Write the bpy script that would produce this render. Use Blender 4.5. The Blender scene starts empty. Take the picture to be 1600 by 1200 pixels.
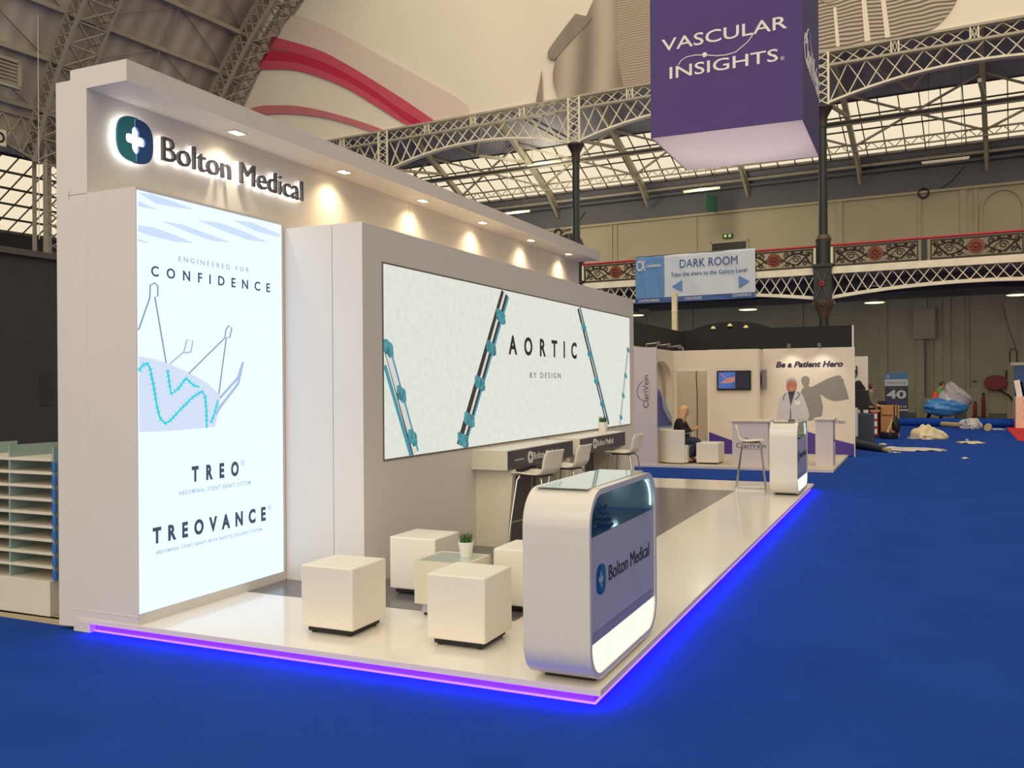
import bpy, bmesh, math, random
from mathutils import Vector, Matrix
random.seed(7)
SC = bpy.context.scene
COL = SC.collection
PI = math.pi

# ---------------------------------------------------------------- camera
def set_camera():
    yaw, pitch, roll = (math.radians(a) for a in (-24.25, 0.0585, -0.4083))
    fw = Vector((math.sin(yaw)*math.cos(pitch), math.cos(yaw)*math.cos(pitch), math.sin(pitch)))
    rt = Vector((math.cos(yaw), -math.sin(yaw), 0)); up = rt.cross(fw)
    r = rt*math.cos(roll)+up*math.sin(roll); u = -rt*math.sin(roll)+up*math.cos(roll)
    cd = bpy.data.cameras.new('camera'); co = bpy.data.objects.new('camera', cd); COL.objects.link(co)
    m = Matrix((r, u, -fw)).transposed().to_4x4(); m.translation = Vector((1.604, -4.706, 1.775))
    co.matrix_world = m
    cd.sensor_width = 36; cd.lens = 36*1410.3/1600; cd.clip_end = 400
    SC.camera = co
set_camera()
SC.view_settings.view_transform = 'Standard'; SC.view_settings.look = 'None'
SC.view_settings.exposure = 0.0; SC.view_settings.gamma = 1.0
SC.view_settings.use_curve_mapping = False
try: SC.cycles.sample_clamp_indirect = 3.5
except Exception: pass

# ---------------------------------------------------------------- daylight through the glazed roofs
W = bpy.data.worlds.new('daylight'); SC.world = W; W.use_nodes = True
bg = W.node_tree.nodes['Background']
bg.inputs[0].default_value = (1.0, 0.87, 0.66, 1); bg.inputs[1].default_value = 0.95
sd = bpy.data.lights.new('soft_daylight', 'SUN'); sd.energy = 1.25; sd.color = (1, .90, .74); sd.angle = math.radians(70)
so = bpy.data.objects.new('soft_daylight', sd); COL.objects.link(so); so.rotation_euler = (math.radians(57), 0, math.radians(16))

# ---------------------------------------------------------------- frames
HA = math.radians(-5.0)
STAND = Matrix.Identity(4)
HALL = Matrix.Translation((-2.015, 35.341, 0)) @ Matrix.Rotation(HA, 4, 'Z')
ORG = {}

# ---------------------------------------------------------------- materials
def lin(c):
    c = c/255.0
    return c/12.92 if c <= 0.04045 else ((c+0.055)/1.055)**2.4
def mat(name, rgb, rough=0.5, metal=0.0, var=0.06, vscale=3.0, bump=0.0, bscale=60.0, spec=0.5, coat=0.0):
    m = bpy.data.materials.new(name); m.use_nodes = True
    nt = m.node_tree; b = nt.nodes['Principled BSDF']
    col = (lin(rgb[0]), lin(rgb[1]), lin(rgb[2]), 1)
    b.inputs['Roughness'].default_value = rough; b.inputs['Metallic'].default_value = metal
    b.inputs['Specular IOR Level'].default_value = spec; b.inputs['Coat Weight'].default_value = coat
    tc = nt.nodes.new('ShaderNodeTexCoord')
    n = nt.nodes.new('ShaderNodeTexNoise'); n.inputs['Scale'].default_value = vscale; n.inputs['Detail'].default_value = 4
    nt.links.new(tc.outputs['Object'], n.inputs['Vector'])
    rmp = nt.nodes.new('ShaderNodeMapRange'); rmp.inputs[1].default_value = 0.25; rmp.inputs[2].default_value = 0.75
    rmp.inputs[3].default_value = 1-var; rmp.inputs[4].default_value = 1+var
    nt.links.new(n.outputs[0], rmp.inputs[0])
    mx = nt.nodes.new('ShaderNodeMix'); mx.data_type = 'RGBA'; mx.blend_type = 'MULTIPLY'; mx.inputs[0].default_value = 1
    mx.inputs[6].default_value = col; nt.links.new(rmp.outputs[0], mx.inputs[7]); nt.links.new(mx.outputs[2], b.inputs['Base Color'])
    if bump:
        n2 = nt.nodes.new('ShaderNodeTexNoise'); n2.inputs['Scale'].default_value = bscale; n2.inputs['Detail'].default_value = 3
        nt.links.new(tc.outputs['Object'], n2.inputs['Vector'])
        bp = nt.nodes.new('ShaderNodeBump'); bp.inputs['Strength'].default_value = bump; bp.inputs['Distance'].default_value = 0.01
        nt.links.new(n2.outputs[0], bp.inputs['Height']); nt.links.new(bp.outputs[0], b.inputs['Normal'])
    return m
def emis(name, rgb, s, base=(20, 20, 20), weave=0.0, wscale=(200, 200, 200)):
    m = bpy.data.materials.new(name); m.use_nodes = True; nt = m.node_tree; b = nt.nodes['Principled BSDF']
    b.inputs['Base Color'].default_value = (lin(base[0]), lin(base[1]), lin(base[2]), 1); b.inputs['Roughness'].default_value = .6
    col = (lin(rgb[0]), lin(rgb[1]), lin(rgb[2]), 1)
    b.inputs['Emission Color'].default_value = col; b.inputs['Emission Strength'].default_value = s
    if weave:
        tc = nt.nodes.new('ShaderNodeTexCoord'); mp = nt.nodes.new('ShaderNodeMapping'); mp.inputs['Scale'].default_value = wscale
        n = nt.nodes.new('ShaderNodeTexNoise'); n.inputs['Scale'].default_value = 1; n.inputs['Detail'].default_value = 3
        nt.links.new(tc.outputs['Object'], mp.inputs[0]); nt.links.new(mp.outputs[0], n.inputs['Vector'])
        r = nt.nodes.new('ShaderNodeMapRange'); r.inputs[1].default_value = .3; r.inputs[2].default_value = .7
        r.inputs[3].default_value = 1-weave; r.inputs[4].default_value = 1+weave
        nt.links.new(n.outputs[0], r.inputs[0])
        mx = nt.nodes.new('ShaderNodeMix'); mx.data_type = 'RGBA'; mx.blend_type = 'MULTIPLY'; mx.inputs[0].default_value = 1
        mx.inputs[6].default_value = col; nt.links.new(r.outputs[0], mx.inputs[7]); nt.links.new(mx.outputs[2], b.inputs['Emission Color'])
    return m
def glass(name, rgb=(200, 220, 215), mix=0.12, rough=0.02):
    m = bpy.data.materials.new(name); m.use_nodes = True; nt = m.node_tree
    out = nt.nodes['Material Output']; nt.nodes.remove(nt.nodes['Principled BSDF'])
    t = nt.nodes.new('ShaderNodeBsdfTransparent'); t.inputs[0].default_value = (lin(rgb[0]), lin(rgb[1]), lin(rgb[2]), 1)
    g = nt.nodes.new('ShaderNodeBsdfGlossy'); g.inputs['Roughness'].default_value = rough
    lw = nt.nodes.new('ShaderNodeLayerWeight'); lw.inputs[0].default_value = .5
    pw = nt.nodes.new('ShaderNodeMath'); pw.operation = 'POWER'; pw.inputs[1].default_value = 5; nt.links.new(lw.outputs['Facing'], pw.inputs[0])
    ml = nt.nodes.new('ShaderNodeMath'); ml.operation = 'MULTIPLY_ADD'; ml.inputs[1].default_value = .5; ml.inputs[2].default_value = mix*.3; nt.links.new(pw.outputs[0], ml.inputs[0])
    mx = nt.nodes.new('ShaderNodeMixShader'); nt.links.new(ml.outputs[0], mx.inputs[0])
    nt.links.new(t.outputs[0], mx.inputs[1]); nt.links.new(g.outputs[0], mx.inputs[2]); nt.links.new(mx.outputs[0], out.inputs[0])
    return m
def striped(name, a, b_, scale, axis='Z', dist=2.0, rough=.8):
    m = mat(name, a, rough); nt = m.node_tree; b = nt.nodes['Principled BSDF']
    tc = nt.nodes.new('ShaderNodeTexCoord'); w = nt.nodes.new('ShaderNodeTexWave'); w.bands_direction = axis
    w.inputs['Scale'].default_value = scale; w.inputs['Distortion'].default_value = dist; w.inputs['Detail'].default_value = 1; w.inputs['Detail Scale'].default_value = .35
    nt.links.new(tc.outputs['Object'], w.inputs['Vector'])
    mx = nt.nodes.new('ShaderNodeMix'); mx.data_type = 'RGBA'
    mx.inputs[6].default_value = tuple(lin(c) for c in a)+(1,); mx.inputs[7].default_value = tuple(lin(c) for c in b_)+(1,)
    nt.links.new(w.outputs[0], mx.inputs[0]); nt.links.new(mx.outputs[2], b.inputs['Base Color'])
    return m
M = {}
def defmats():
    M['carpet'] = mat('blue_carpet', (28, 69, 158), .95, var=.10, vscale=1.2, bump=.4, bscale=300, spec=.1)
    M['white'] = mat('white_paint', (222, 216, 210), .45, var=.015, vscale=1)
    M['gloss'] = mat('white_gloss', (226, 221, 214), .16, var=.01, spec=.5, coat=.4)
    M['deck'] = mat('white_laminate', (238, 232, 222), .13, var=.02, vscale=2)
    M['grey_floor'] = mat('grey_vinyl', (104, 100, 102), .2, var=.05)
    M['leather'] = mat('white_leather', (236, 229, 216), .42, var=.02, bump=.15, bscale=90)
    M['black'] = mat('black_plastic', (22, 22, 24), .5)
    M['chrome'] = mat('chrome', (200, 198, 195), .12, 1.0)
    M['shell'] = mat('white_plastic', (232, 224, 208), .3)
    M['counter'] = mat('counter_white', (222, 214, 196), .3)
    M['charcoal'] = mat('charcoal_laminate', (58, 54, 62), .35)
    M['seam'] = mat('seam_shadow_gap', (120, 112, 104), .8)
    M['lavender'] = mat('bluish_tinted_panel', (188, 186, 206), .3)  # logo panel is white; the bluish light on it is put into the colour
    M['lavender2'] = mat('lavender_band', (160, 156, 182), .3)
    M['navy'] = mat('navy_shelf', (44, 62, 140), .15)
    M['caseback'] = mat('case_backdrop', (132, 142, 178), .3)
    M['ink'] = mat('dark_ink', (44, 46, 62), .5)
    M['teal'] = mat('teal_paint', (44, 138, 150), .35)
    M['blue'] = mat('navy_paint', (30, 84, 150), .35)
    M['teal2'] = mat('bright_teal_print', (28, 120, 160), .4)
    M['letter'] = mat('sign_letter_grey', (84, 80, 84), .35)
    M['wprint'] = mat('white_print', (232, 228, 222), .5)
    M['grass'] = mat('grass_green', (66, 104, 44), .6, var=.3, vscale=40)
    M['pot'] = mat('white_ceramic', (236, 232, 222), .25)
    M['glass'] = glass('clear_glass')
    M['tglass'] = mat('green_glass_top', (176, 196, 186), .04, spec=.9, coat=.6)
    M['crystal'] = mat('clear_acrylic', (170, 190, 230), .1, spec=.9)
    M['p1'] = emis('lit_panel_cool', (212, 233, 255), 1.32, weave=.035, wscale=(3, 4, 60))
    M['p2'] = emis('lit_panel_fabric', (221, 225, 214), 1.0, weave=.05, wscale=(22, 14, 14))
    M['p1mark'] = emis('pale_blue_print', (206, 224, 250), 1.0)
    M['p1ink'] = emis('lit_ink', (60, 76, 100), .9)
    M['p1faint'] = emis('lit_faint_ink', (170, 190, 222), 1.0)
    M['p1grey'] = emis('lit_grey_ink', (132, 150, 178), 1.0)
    M['p1body'] = emis('lit_lilac_print', (212, 224, 246), 1.0)
    M['p1teal'] = emis('lit_teal_ink', (40, 208, 222), 1.0)
    M['p2ink'] = emis('lit_black_ink', (34, 36, 38), .8)
    M['p2grey'] = emis('lit_grey_ink2', (90, 96, 96), .9)
    M['rodd'] = emis('lit_rod_dark', (58, 52, 50), .8)
    M['rodl'] = emis('lit_rod_light', (214, 216, 210), .95)
    M['rodt'] = emis('lit_rod_teal', (74, 150, 168), .9)
    M['knot'] = emis('lit_teal_knot', (76, 146, 156), .85, weave=.45, wscale=(20, 30, 14))
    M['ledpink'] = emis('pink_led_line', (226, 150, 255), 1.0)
    M['lip'] = mat('deck_edge_white', (226, 216, 214), .7, var=.0)
    M['led'] = emis('violet_led', (60, 0, 255), 135)
    M['ledp'] = mat('led_tinted_plinth', (150, 92, 222), .5)  # violet LED glow on the plinth put into its base colour
    M['halo'] = emis('white_halo_led', (255, 252, 245), 4)
    M['lamp'] = emis('warm_lamp', (255, 226, 170), 14)
    M['tubel'] = emis('fluorescent', (255, 240, 170), 2.0)
    M['pend'] = emis('pendant_glow', (250, 250, 170), 2.2)
    M['diff'] = emis('frosted_diffuser', (228, 238, 214), 1.0, base=(200, 205, 195), weave=.06, wscale=(9, 9, 9))
    M['caseled'] = emis('case_led', (225, 235, 255), 6.0)
    # hall
    M['hall_cream'] = mat('cream_wall_paint', (176, 166, 142), .8, var=.08, vscale=.4)
    M['hall_dark'] = mat('dark_wall_paint', (104, 103, 110), .8, var=.08, vscale=.4)
    M['hall_low'] = mat('olive_wall_paint', (168, 162, 142), .8, var=.12, vscale=.4)
    M['iron'] = mat('cream_ironwork', (238, 230, 204), .6, var=.1, vscale=2)
    M['iron_g'] = mat('grey_ironwork', (178, 170, 150), .6, var=.12, vscale=2)
    M['steel'] = mat('dark_steel', (82, 80, 80), .6, var=.1)
    M['rod_iron'] = mat('roof_iron', (168, 160, 144), .7, var=.1)
    M['roofb_unused'] = mat('roof_boards', (128, 118, 104), .9, var=.16, vscale=.5)
    M['colg'] = mat('dark_green_iron', (36, 42, 42), .5, var=.1)
    M['gold'] = mat('dull_gold', (88, 70, 48), .45)
    M['rust'] = mat('rust_medallion', (122, 62, 46), .6, var=.2, vscale=8)
    M['scroll'] = mat('dark_brown_iron', (54, 44, 40), .6)
    M['rail'] = mat('red_rail', (176, 40, 52), .4)
    M['hfloor'] = mat('hall_floor', (112, 104, 90), .7, var=.1)
    M['cloth'] = mat('banner_cloth', (240, 229, 208), .9, var=.02, vscale=.3)
    M['red1'] = mat('print_red', (196, 44, 72), .9, var=.03)
    M['red2'] = mat('print_red_soft', (208, 84, 102), .9, var=.03)
    M['red3'] = mat('print_pink', (204, 120, 124), .9, var=.03)
    M['pinkish'] = mat('print_blush', (228, 208, 192), .9, var=.02)
    M['sepia'] = striped('print_sepia_folds', (196, 180, 160), (140, 124, 110), .16, 'X', 5.0)
    M['sepia2'] = mat('print_sepia_dark', (150, 136, 120), .9, var=.2, vscale=.8)
    M['shirt'] = striped('print_stripes', (206, 192, 170), (104, 86, 76), 1.9, 'Z', 5.5)
    M['shirt2'] = striped('print_stripes_fine', (190, 172, 150), (150, 132, 116), 2.6, 'Z', 4.5)
    M['sheer'] = mat('glazing_bar', (70, 66, 58), .7)
    M['sky_glass'] = glass('roof_glazing', (252, 250, 244), .05, .3)
    M['purple'] = mat('purple_fabric', (80, 62, 122), .8, var=.03)
    M['purple2'] = mat('purple_fabric_side', (72, 64, 116), .8, var=.03)
    M['under'] = mat('white_fabric', (238, 226, 222), .8, var=.02)
    nt_ = M['under'].node_tree; tr = nt_.nodes.new('ShaderNodeBsdfTranslucent'); tr.inputs[0].default_value = (.86, .78, .78, 1); mxs = nt_.nodes.new('ShaderNodeMixShader'); mxs.inputs[0].default_value = .8
    pb = nt_.nodes['Principled BSDF']; nt_.links.new(pb.outputs[0], mxs.inputs[1]); nt_.links.new(tr.outputs[0], mxs.inputs[2]); nt_.links.new(mxs.outputs[0], nt_.nodes['Material Output'].inputs[0])
    M['bnb'] = mat('banner_blue', (96, 140, 190), .8, var=.04)
    M['bnd'] = mat('banner_dark_blue', (70, 98, 148), .8, var=.04)
    M['bnw'] = mat('banner_white', (206, 212, 220), .8, var=.03, vscale=1)
    M['cvink'] = mat('cv_plum_ink', (74, 56, 78), .6)
    M['hero'] = mat('hero_ink', (52, 38, 70), .6)
    M['vpurple'] = mat('violet_stripe', (76, 52, 146), .5)
    M['shade'] = mat('printed_grey_silhouette', (142, 138, 132), .6, var=.03)
    M['booth'] = mat('booth_white', (226, 214, 198), .6, var=.02)
    M['boothl'] = mat('booth_lilac', (216, 204, 208), .6, var=.02)
    M['blackwall'] = mat('black_cloth_wall', (40, 39, 40), .9, var=.08)
    M['darkgrey'] = mat('charcoal_wall', (56, 59, 66), .8, var=.06)
    M['grey_base'] = mat('booth_floor_beige', (208, 196, 178), .6)
    M['skin'] = mat('skin', (206, 150, 122), .55)
    M['blond'] = mat('blond_hair', (214, 176, 128), .6, var=.25, vscale=40)
    M['brownhair'] = mat('brown_hair', (88, 62, 46), .6, var=.25, vscale=40)
    M['greyhair'] = mat('grey_hair_print', (176, 170, 164), .6, var=.1)
    M['blackcloth'] = mat('black_knit', (30, 28, 34), .9)
    M['jeans'] = mat('blue_denim', (44, 54, 78), .9, var=.15, vscale=12)
    M['coatp'] = mat('printed_white_coat', (200, 198, 206), .7, var=.05)
    M['hiviz'] = mat('orange_hiviz', (255, 100, 50), .7)
    M['green'] = mat('green_cloth', (90, 190, 70), .7)
    M['bluebag'] = mat('blue_plastic_sheet', (70, 140, 208), .3, var=.25, vscale=6, bump=.8, bscale=12)
    M['clearbag'] = mat('crumpled_clear_plastic', (190, 186, 186), .25, var=.25, vscale=9, bump=1, bscale=14)
    M['sheet'] = mat('white_plastic_sheet', (214, 208, 202), .4, var=.12, vscale=6)
    M['cream'] = mat('cream_sheet', (226, 210, 172), .6, var=.15, vscale=4)
    M['card'] = mat('cardboard', (196, 142, 92), .8, var=.1)
    M['tube'] = mat('cardboard_tube', (184, 168, 120), .8)
    M['dgrey'] = mat('dark_blue_grey', (66, 74, 92), .6)
    M['rollg'] = mat('dark_roll', (58, 62, 72), .7)
    M['redbox'] = mat('red_plastic', (180, 36, 44), .5)
    M['darkred'] = mat('dark_red_enamel', (132, 30, 44), .5)
    M['redcarpet'] = mat('red_carpet', (206, 40, 44), .95)
    M['peach'] = mat('pale_peach_panel', (240, 206, 180), .5)
    M['signg'] = mat('sign_green', (22, 56, 42), .5)
    M['screen'] = emis('screen_blue', (80, 120, 200), .6, weave=.3, wscale=(8, 8, 8))
    M['screend'] = emis('screen_dark', (22, 24, 48), .6)
    M['screeno'] = emis('screen_orange', (210, 140, 120), .7)
    M['tvb'] = mat('tv_black', (18, 18, 22), .25)
    M['tvg'] = mat('tv_side_grey', (112, 108, 110), .4)
    M['veinblue'] = mat('vein_blue_print', (66, 84, 156), .6, var=.25, vscale=6)
    M['veinlight'] = mat('vein_light_print', (140, 168, 204), .6, var=.1)
    M['veinred'] = mat('vein_red_print', (150, 110, 150), .6)
    M['beige'] = mat('beige_coat', (120, 112, 96), .8)
    M['acry_blue'] = mat('blue_brochure_edge', (48, 110, 190), .4)
    M['acrylic'] = mat('acrylic_upright', (150, 176, 172), .15, spec=.8)
    M['wood'] = mat('grey_wood_edge', (160, 146, 122), .6)
    M['yellow'] = mat('pale_yellow', (230, 214, 150), .5)
    M['exit'] = emis('exit_green', (170, 210, 110), .9)
    M['bluedeep'] = mat('blue_board', (48, 74, 124), .6)
    M['deepnavy'] = mat('banner_navy', (62, 62, 84), .7)
defmats()

# ---------------------------------------------------------------- mesh helpers
class MB:
    def __init__(s): s.v = []; s.f = []
    def add(s, vs, fs):
        n = len(s.v); s.v += [tuple(v) for v in vs]; s.f += [tuple(i+n for i in f) for f in fs]; return s
    def box(s, x0, x1, y0, y1, z0, z1):
        vs = [(x, y, z) for z in (z0, z1) for y in (y0, y1) for x in (x0, x1)]
        return s.add(vs, [(0, 2, 3, 1), (4, 5, 7, 6), (0, 1, 5, 4), (2, 6, 7, 3), (0, 4, 6, 2), (1, 3, 7, 5)])
    def bar(s, p, q, w, h=None, up=(0, 0, 1)):
        h = h or w; p = Vector(p); q = Vector(q); d = (q-p).normalized(); u = Vector(up)
        if abs(d.dot(u)) > .99: u = Vector((1, 0, 0))
        a = d.cross(u).normalized()*w/2; b = a.cross(d).normalized()*h/2
        vs = [e+x*a+y*b for e in (p, q) for x, y in ((-1, -1), (1, -1), (1, 1), (-1, 1))]
        return s.add(vs, [(0, 3, 2, 1), (4, 5, 6, 7), (0, 1, 5, 4), (1, 2, 6, 5), (2, 3, 7, 6), (3, 0, 4, 7)])
    def tube(s, pts, r, n=8, closed=False, flat=1.0):
        P = [Vector(p) for p in pts]; m = len(P); rings = []; ref = None
        for i in range(m):
            d = (P[(i+1) % m]-P[i-1]) if closed else (P[min(i+1, m-1)]-P[max(i-1, 0)])
            d.normalize()
            if ref is None:
                ref = Vector((0, 0, 1)) if abs(d.z) < .9 else Vector((1, 0, 0))
            a = (ref-d*ref.dot(d)).normalized(); ref = a; b = d.cross(a)
            rr = r[i] if isinstance(r, (list, tuple)) else r
            rings.append([P[i]+a*rr*math.cos(2*PI*k/n)+b*rr*flat*math.sin(2*PI*k/n) for k in range(n)])
        vs = [v for g in rings for v in g]; fs = []
        for i in range(m if closed else m-1):
            j = (i+1) % m
            for k in range(n): fs.append((i*n+k, i*n+(k+1) % n, j*n+(k+1) % n, j*n+k))
        if not closed: fs += [tuple(range(n))[::-1], tuple(range((m-1)*n, m*n))]
        return s.add(vs, fs)
    def lathe(s, prof, c, n=16):
        vs = []; fs = []
        for r, z in prof:
            for k in range(n): vs.append((c[0]+r*math.cos(2*PI*k/n), c[1]+r*math.sin(2*PI*k/n), c[2]+z))
        for i in range(len(prof)-1):
            for k in range(n): fs.append((i*n+k, i*n+(k+1) % n, (i+1)*n+(k+1) % n, (i+1)*n+k))
        fs += [tuple(range(n))[::-1], tuple(range((len(prof)-1)*n, len(prof)*n))]
        return s.add(vs, fs)
    def prism(s, pts, d):
        P = [Vector(p) for p in pts]; d = Vector(d); n = len(P)
        nrm = Vector((0, 0, 0))
        for i in range(n): nrm += P[i].cross(P[(i+1) % n])
        if nrm.dot(d) > 0: P = P[::-1]
        vs = P+[p+d for p in P]
        fs = [tuple(range(n)), tuple(range(2*n-1, n-1, -1))]+[(i, i+n, (i+1) % n+n, (i+1) % n) for i in range(n)]
        return s.add(vs, [fs[0], fs[1]]+[f[::-1] for f in fs[2:]] if False else fs)
    def ring(s, outer, inner, d):
        d = Vector(d); n = len(outer); O_ = [Vector(p) for p in outer]; I = [Vector(p) for p in inner]
        vs = O_+I+[p+d for p in O_]+[p+d for p in I]; fs = []
        for i in range(n):
            j = (i+1) % n
            fs += [(i, j, n+j, n+i), (2*n+i, 3*n+i, 3*n+j, 2*n+j), (i, 2*n+i, 2*n+j, j), (n+i, n+j, 3*n+j, 3*n+i)]
        return s.add(vs, fs)
    def ball(s, c, r, n=12, m=8):
        if not isinstance(r, (tuple, list)): r = (r, r, r)
        vs = [(c[0], c[1], c[2]-r[2])]; fs = []
        for i in range(1, m):
            t = PI*i/m-PI/2
            for k in range(n): vs.append((c[0]+r[0]*math.cos(t)*math.cos(2*PI*k/n), c[1]+r[1]*math.cos(t)*math.sin(2*PI*k/n), c[2]+r[2]*math.sin(t)))
        vs.append((c[0], c[1], c[2]+r[2]))
        for k in range(n): fs.append((0, 1+(k+1) % n, 1+k))
        for i in range(m-2):
            for k in range(n): fs.append((1+i*n+k, 1+i*n+(k+1) % n, 1+(i+1)*n+(k+1) % n, 1+(i+1)*n+k))
        e = len(vs)-1; b = 1+(m-2)*n
        for k in range(n): fs.append((b+k, b+(k+1) % n, e))
        return s.add(vs, fs)
    def grid(s, fn, nu, nv):
        vs = [fn(i/nu, j/nv) for j in range(nv+1) for i in range(nu+1)]; w = nu+1
        return s.add(vs, [(j*w+i, j*w+i+1, (j+1)*w+i+1, (j+1)*w+i) for j in range(nv) for i in range(nu)])
    def build(s, name, m, parent=None, smooth=False, bevel=0, frame=None, org=None, solid=0, sub=0, seg=2):
        if parent is not None: fr, o = ORG[parent.name]
        else:
            fr = frame or STAND
            if org is None:
                xs = [v[0] for v in s.v]; ys = [v[1] for v in s.v]
                org = ((min(xs)+max(xs))/2, (min(ys)+max(ys))/2, min(v[2] for v in s.v))
            o = org
        me = bpy.data.meshes.new(name)
        me.from_pydata([(v[0]-o[0], v[1]-o[1], v[2]-o[2]) for v in s.v], [], s.f); me.update()
        bm = bmesh.new(); bm.from_mesh(me); bmesh.ops.recalc_face_normals(bm, faces=bm.faces); bm.to_mesh(me); bm.free()
        ob = bpy.data.objects.new(name, me); COL.objects.link(ob)
        me.materials.append(M[m] if isinstance(m, str) else m)
        if smooth:
            for p in me.polygons: p.use_smooth = True
            if smooth != 'all':
                try: me.set_sharp_from_angle(angle=math.radians(35))
                except Exception: pass
        if parent is not None: ob.parent = parent
        else: ob.matrix_basis = fr @ Matrix.Translation(o)
        ORG[ob.name] = (fr, o)
        if solid:
            md = ob.modifiers.new('thickness', 'SOLIDIFY'); md.thickness = solid; md.offset = 0
        if bevel:
            md = ob.modifiers.new('bevel', 'BEVEL'); md.width = bevel; md.segments = seg; md.limit_method = 'ANGLE'
        if sub:
            md = ob.modifiers.new('sub', 'SUBSURF'); md.levels = sub; md.render_levels = sub
        return ob
def box(name, m, parent, a, **k): return MB().box(*a).build(name, m, parent, **k)
def thing(name, label, cat, loc, frame=None, group=None):
    o = bpy.data.objects.new(name, None); COL.objects.link(o); o.empty_display_size = .1
    fr = frame or STAND
    o.matrix_basis = fr @ Matrix.Translation(loc); ORG[o.name] = (fr, tuple(loc))
    o['label'] = label; o['category'] = cat
    if group: o['group'] = group
    return o
def tag(o, label, cat, group=None):
    o['label'] = label; o['category'] = cat
    if group: o['group'] = group
    return o
def struct(o): o['kind'] = 'structure'; return o
def dup(root, d, label=None, group=None, rot=0):
    """copy a thing with its parts and sub-parts, moved by d in its own frame"""
    fr, o = ORG[root.name]
    r = root.copy(); COL.objects.link(r)
    no = (o[0]+d[0], o[1]+d[1], o[2]+d[2])
    r.matrix_basis = fr @ Matrix.Translation(no) @ Matrix.Rotation(rot, 4, 'Z'); ORG[r.name] = (fr, no)
    if label: r['label'] = label
    if group: r['group'] = group
    kids = {}
    for ch in list(bpy.data.objects):
        if ch.parent == root:
            c = ch.copy(); COL.objects.link(c); c.parent = r; ORG[c.name] = (fr, no)
            kids[ch] = c
    for ch, c in kids.items():
        for g in list(bpy.data.objects):
            if g.parent == ch:
                q = g.copy(); COL.objects.link(q); q.parent = c; ORG[q.name] = (fr, no)
    return r

def text(s, o, xd, yd, w, h, m, parent, name='lettering', thick=.004, bold=0.0, sp=1.0, shear=0.0, frame=None):
    """raised lettering whose bounding box fills w x h from its lower left corner o"""
    cu = bpy.data.curves.new('t', 'FONT'); cu.body = s; cu.size = 1; cu.space_character = sp; cu.offset = bold; cu.shear = shear
    cu.extrude = .5; cu.resolution_u = 3
    ob = bpy.data.objects.new('t', cu); COL.objects.link(ob)
    dg = bpy.context.evaluated_depsgraph_get(); me = bpy.data.meshes.new_from_object(ob.evaluated_get(dg))
    V = [v.co.copy() for v in me.vertices]; F = [tuple(p.vertices) for p in me.polygons]
    bpy.data.objects.remove(ob); bpy.data.curves.remove(cu); bpy.data.meshes.remove(me)
    x0 = min(v.x for v in V); x1 = max(v.x for v in V); y0 = min(v.y for v in V); y1 = max(v.y for v in V)
    xd = Vector(xd).normalized(); yd = Vector(yd).normalized(); n = xd.cross(yd); o = Vector(o)
    vs = [o+xd*((v.x-x0)/(x1-x0)*w)+yd*((v.y-y0)/(y1-y0)*h)+n*((v.z+.5)*thick) for v in V]
    b = MB(); b.v = [tuple(v) for v in vs]; b.f = F
    return b.build(name, m, parent, frame=frame)
def flat(name, m, parent, pts, map3, thick, d):
    """thin printed shape: 2D outline mapped into 3D"""
    return MB().prism([map3(*p) for p in pts], Vector(d)*thick).build(name, m, parent)
def logo(o, xd, yd, hw, hh, ml, mr, parent, thick=.006, cross=None):
    xd = Vector(xd); yd = Vector(yd); n = xd.cross(yd)
    def half(sg):
        out = []
        for i in range(25):
            t = math.radians(86+i*(188)/24)
            c, s_ = math.cos(t), math.sin(t)
            out.append((math.copysign(abs(c)**.72, c), math.copysign(abs(s_)**.72, s_)))
        inn = [(.0, -.97), (.0, -.62), (-.10, -.55), (-.19, -.42), (-.2, -.2), (-.42, -.2), (-.52, -.13), (-.54, 0), (-.52, .13), (-.42, .2), (-.2, .2), (-.19, .42), (-.12, .53), (-.07, .60), (-.07, .97)]
        # outer goes from top over the left to the bottom, inner comes back up
        return [(sg*a, sg*b-(.0 if sg > 0 else .03)) for a, b in out+inn]
    for sg, m, nm in ((1, ml, 'logo_left_half'), (-1, mr, 'logo_right_half')):
        pts = [Vector(o)+xd*a*hw+yd*b*hh for a, b in half(sg)]
        MB().prism(pts, n*thick).build(nm, m, parent)
# ================================================================ SETTING: floor
struct(MB().box(-70, 40, -30, 75, -.3, 0).build('floor', 'carpet', org=(0, 0, 0)))
o = MB().box(-44, 20, 2.3, 9.6, 0, .012).build('floor_2', 'hfloor', frame=HALL); struct(o)

# ================================================================ THE BIG STAND
PT = .10
t = thing('stand_platform', 'long white stand platform with violet light strip under its edge', 'platform', (-2, 5.5, 0))
box('deck', 'deck', t, (-4.0, 0, 0, 11.02, .064, PT), bevel=.003)
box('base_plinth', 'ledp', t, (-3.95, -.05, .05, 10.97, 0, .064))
o = box('grey_vinyl_floor', 'grey_floor', t, (-3.42, -1.02, 1.13, 9.55, PT, PT+.003)); o['label'] = 'grey vinyl floor inset'
MB().box(-4.0, .006, -.006, 0, .065, .0998).box(0, .006, 0, 11.02, .065, .0998).build('edge_trim', 'lip', t)
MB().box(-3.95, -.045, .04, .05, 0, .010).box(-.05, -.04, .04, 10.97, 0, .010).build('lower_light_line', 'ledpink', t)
MB().box(-3.95, -.03, .024, .034, .057, .0638).box(-.034, -.024, .024, 10.98, .057, .0638).build('light_strip', 'led', t)

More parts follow.
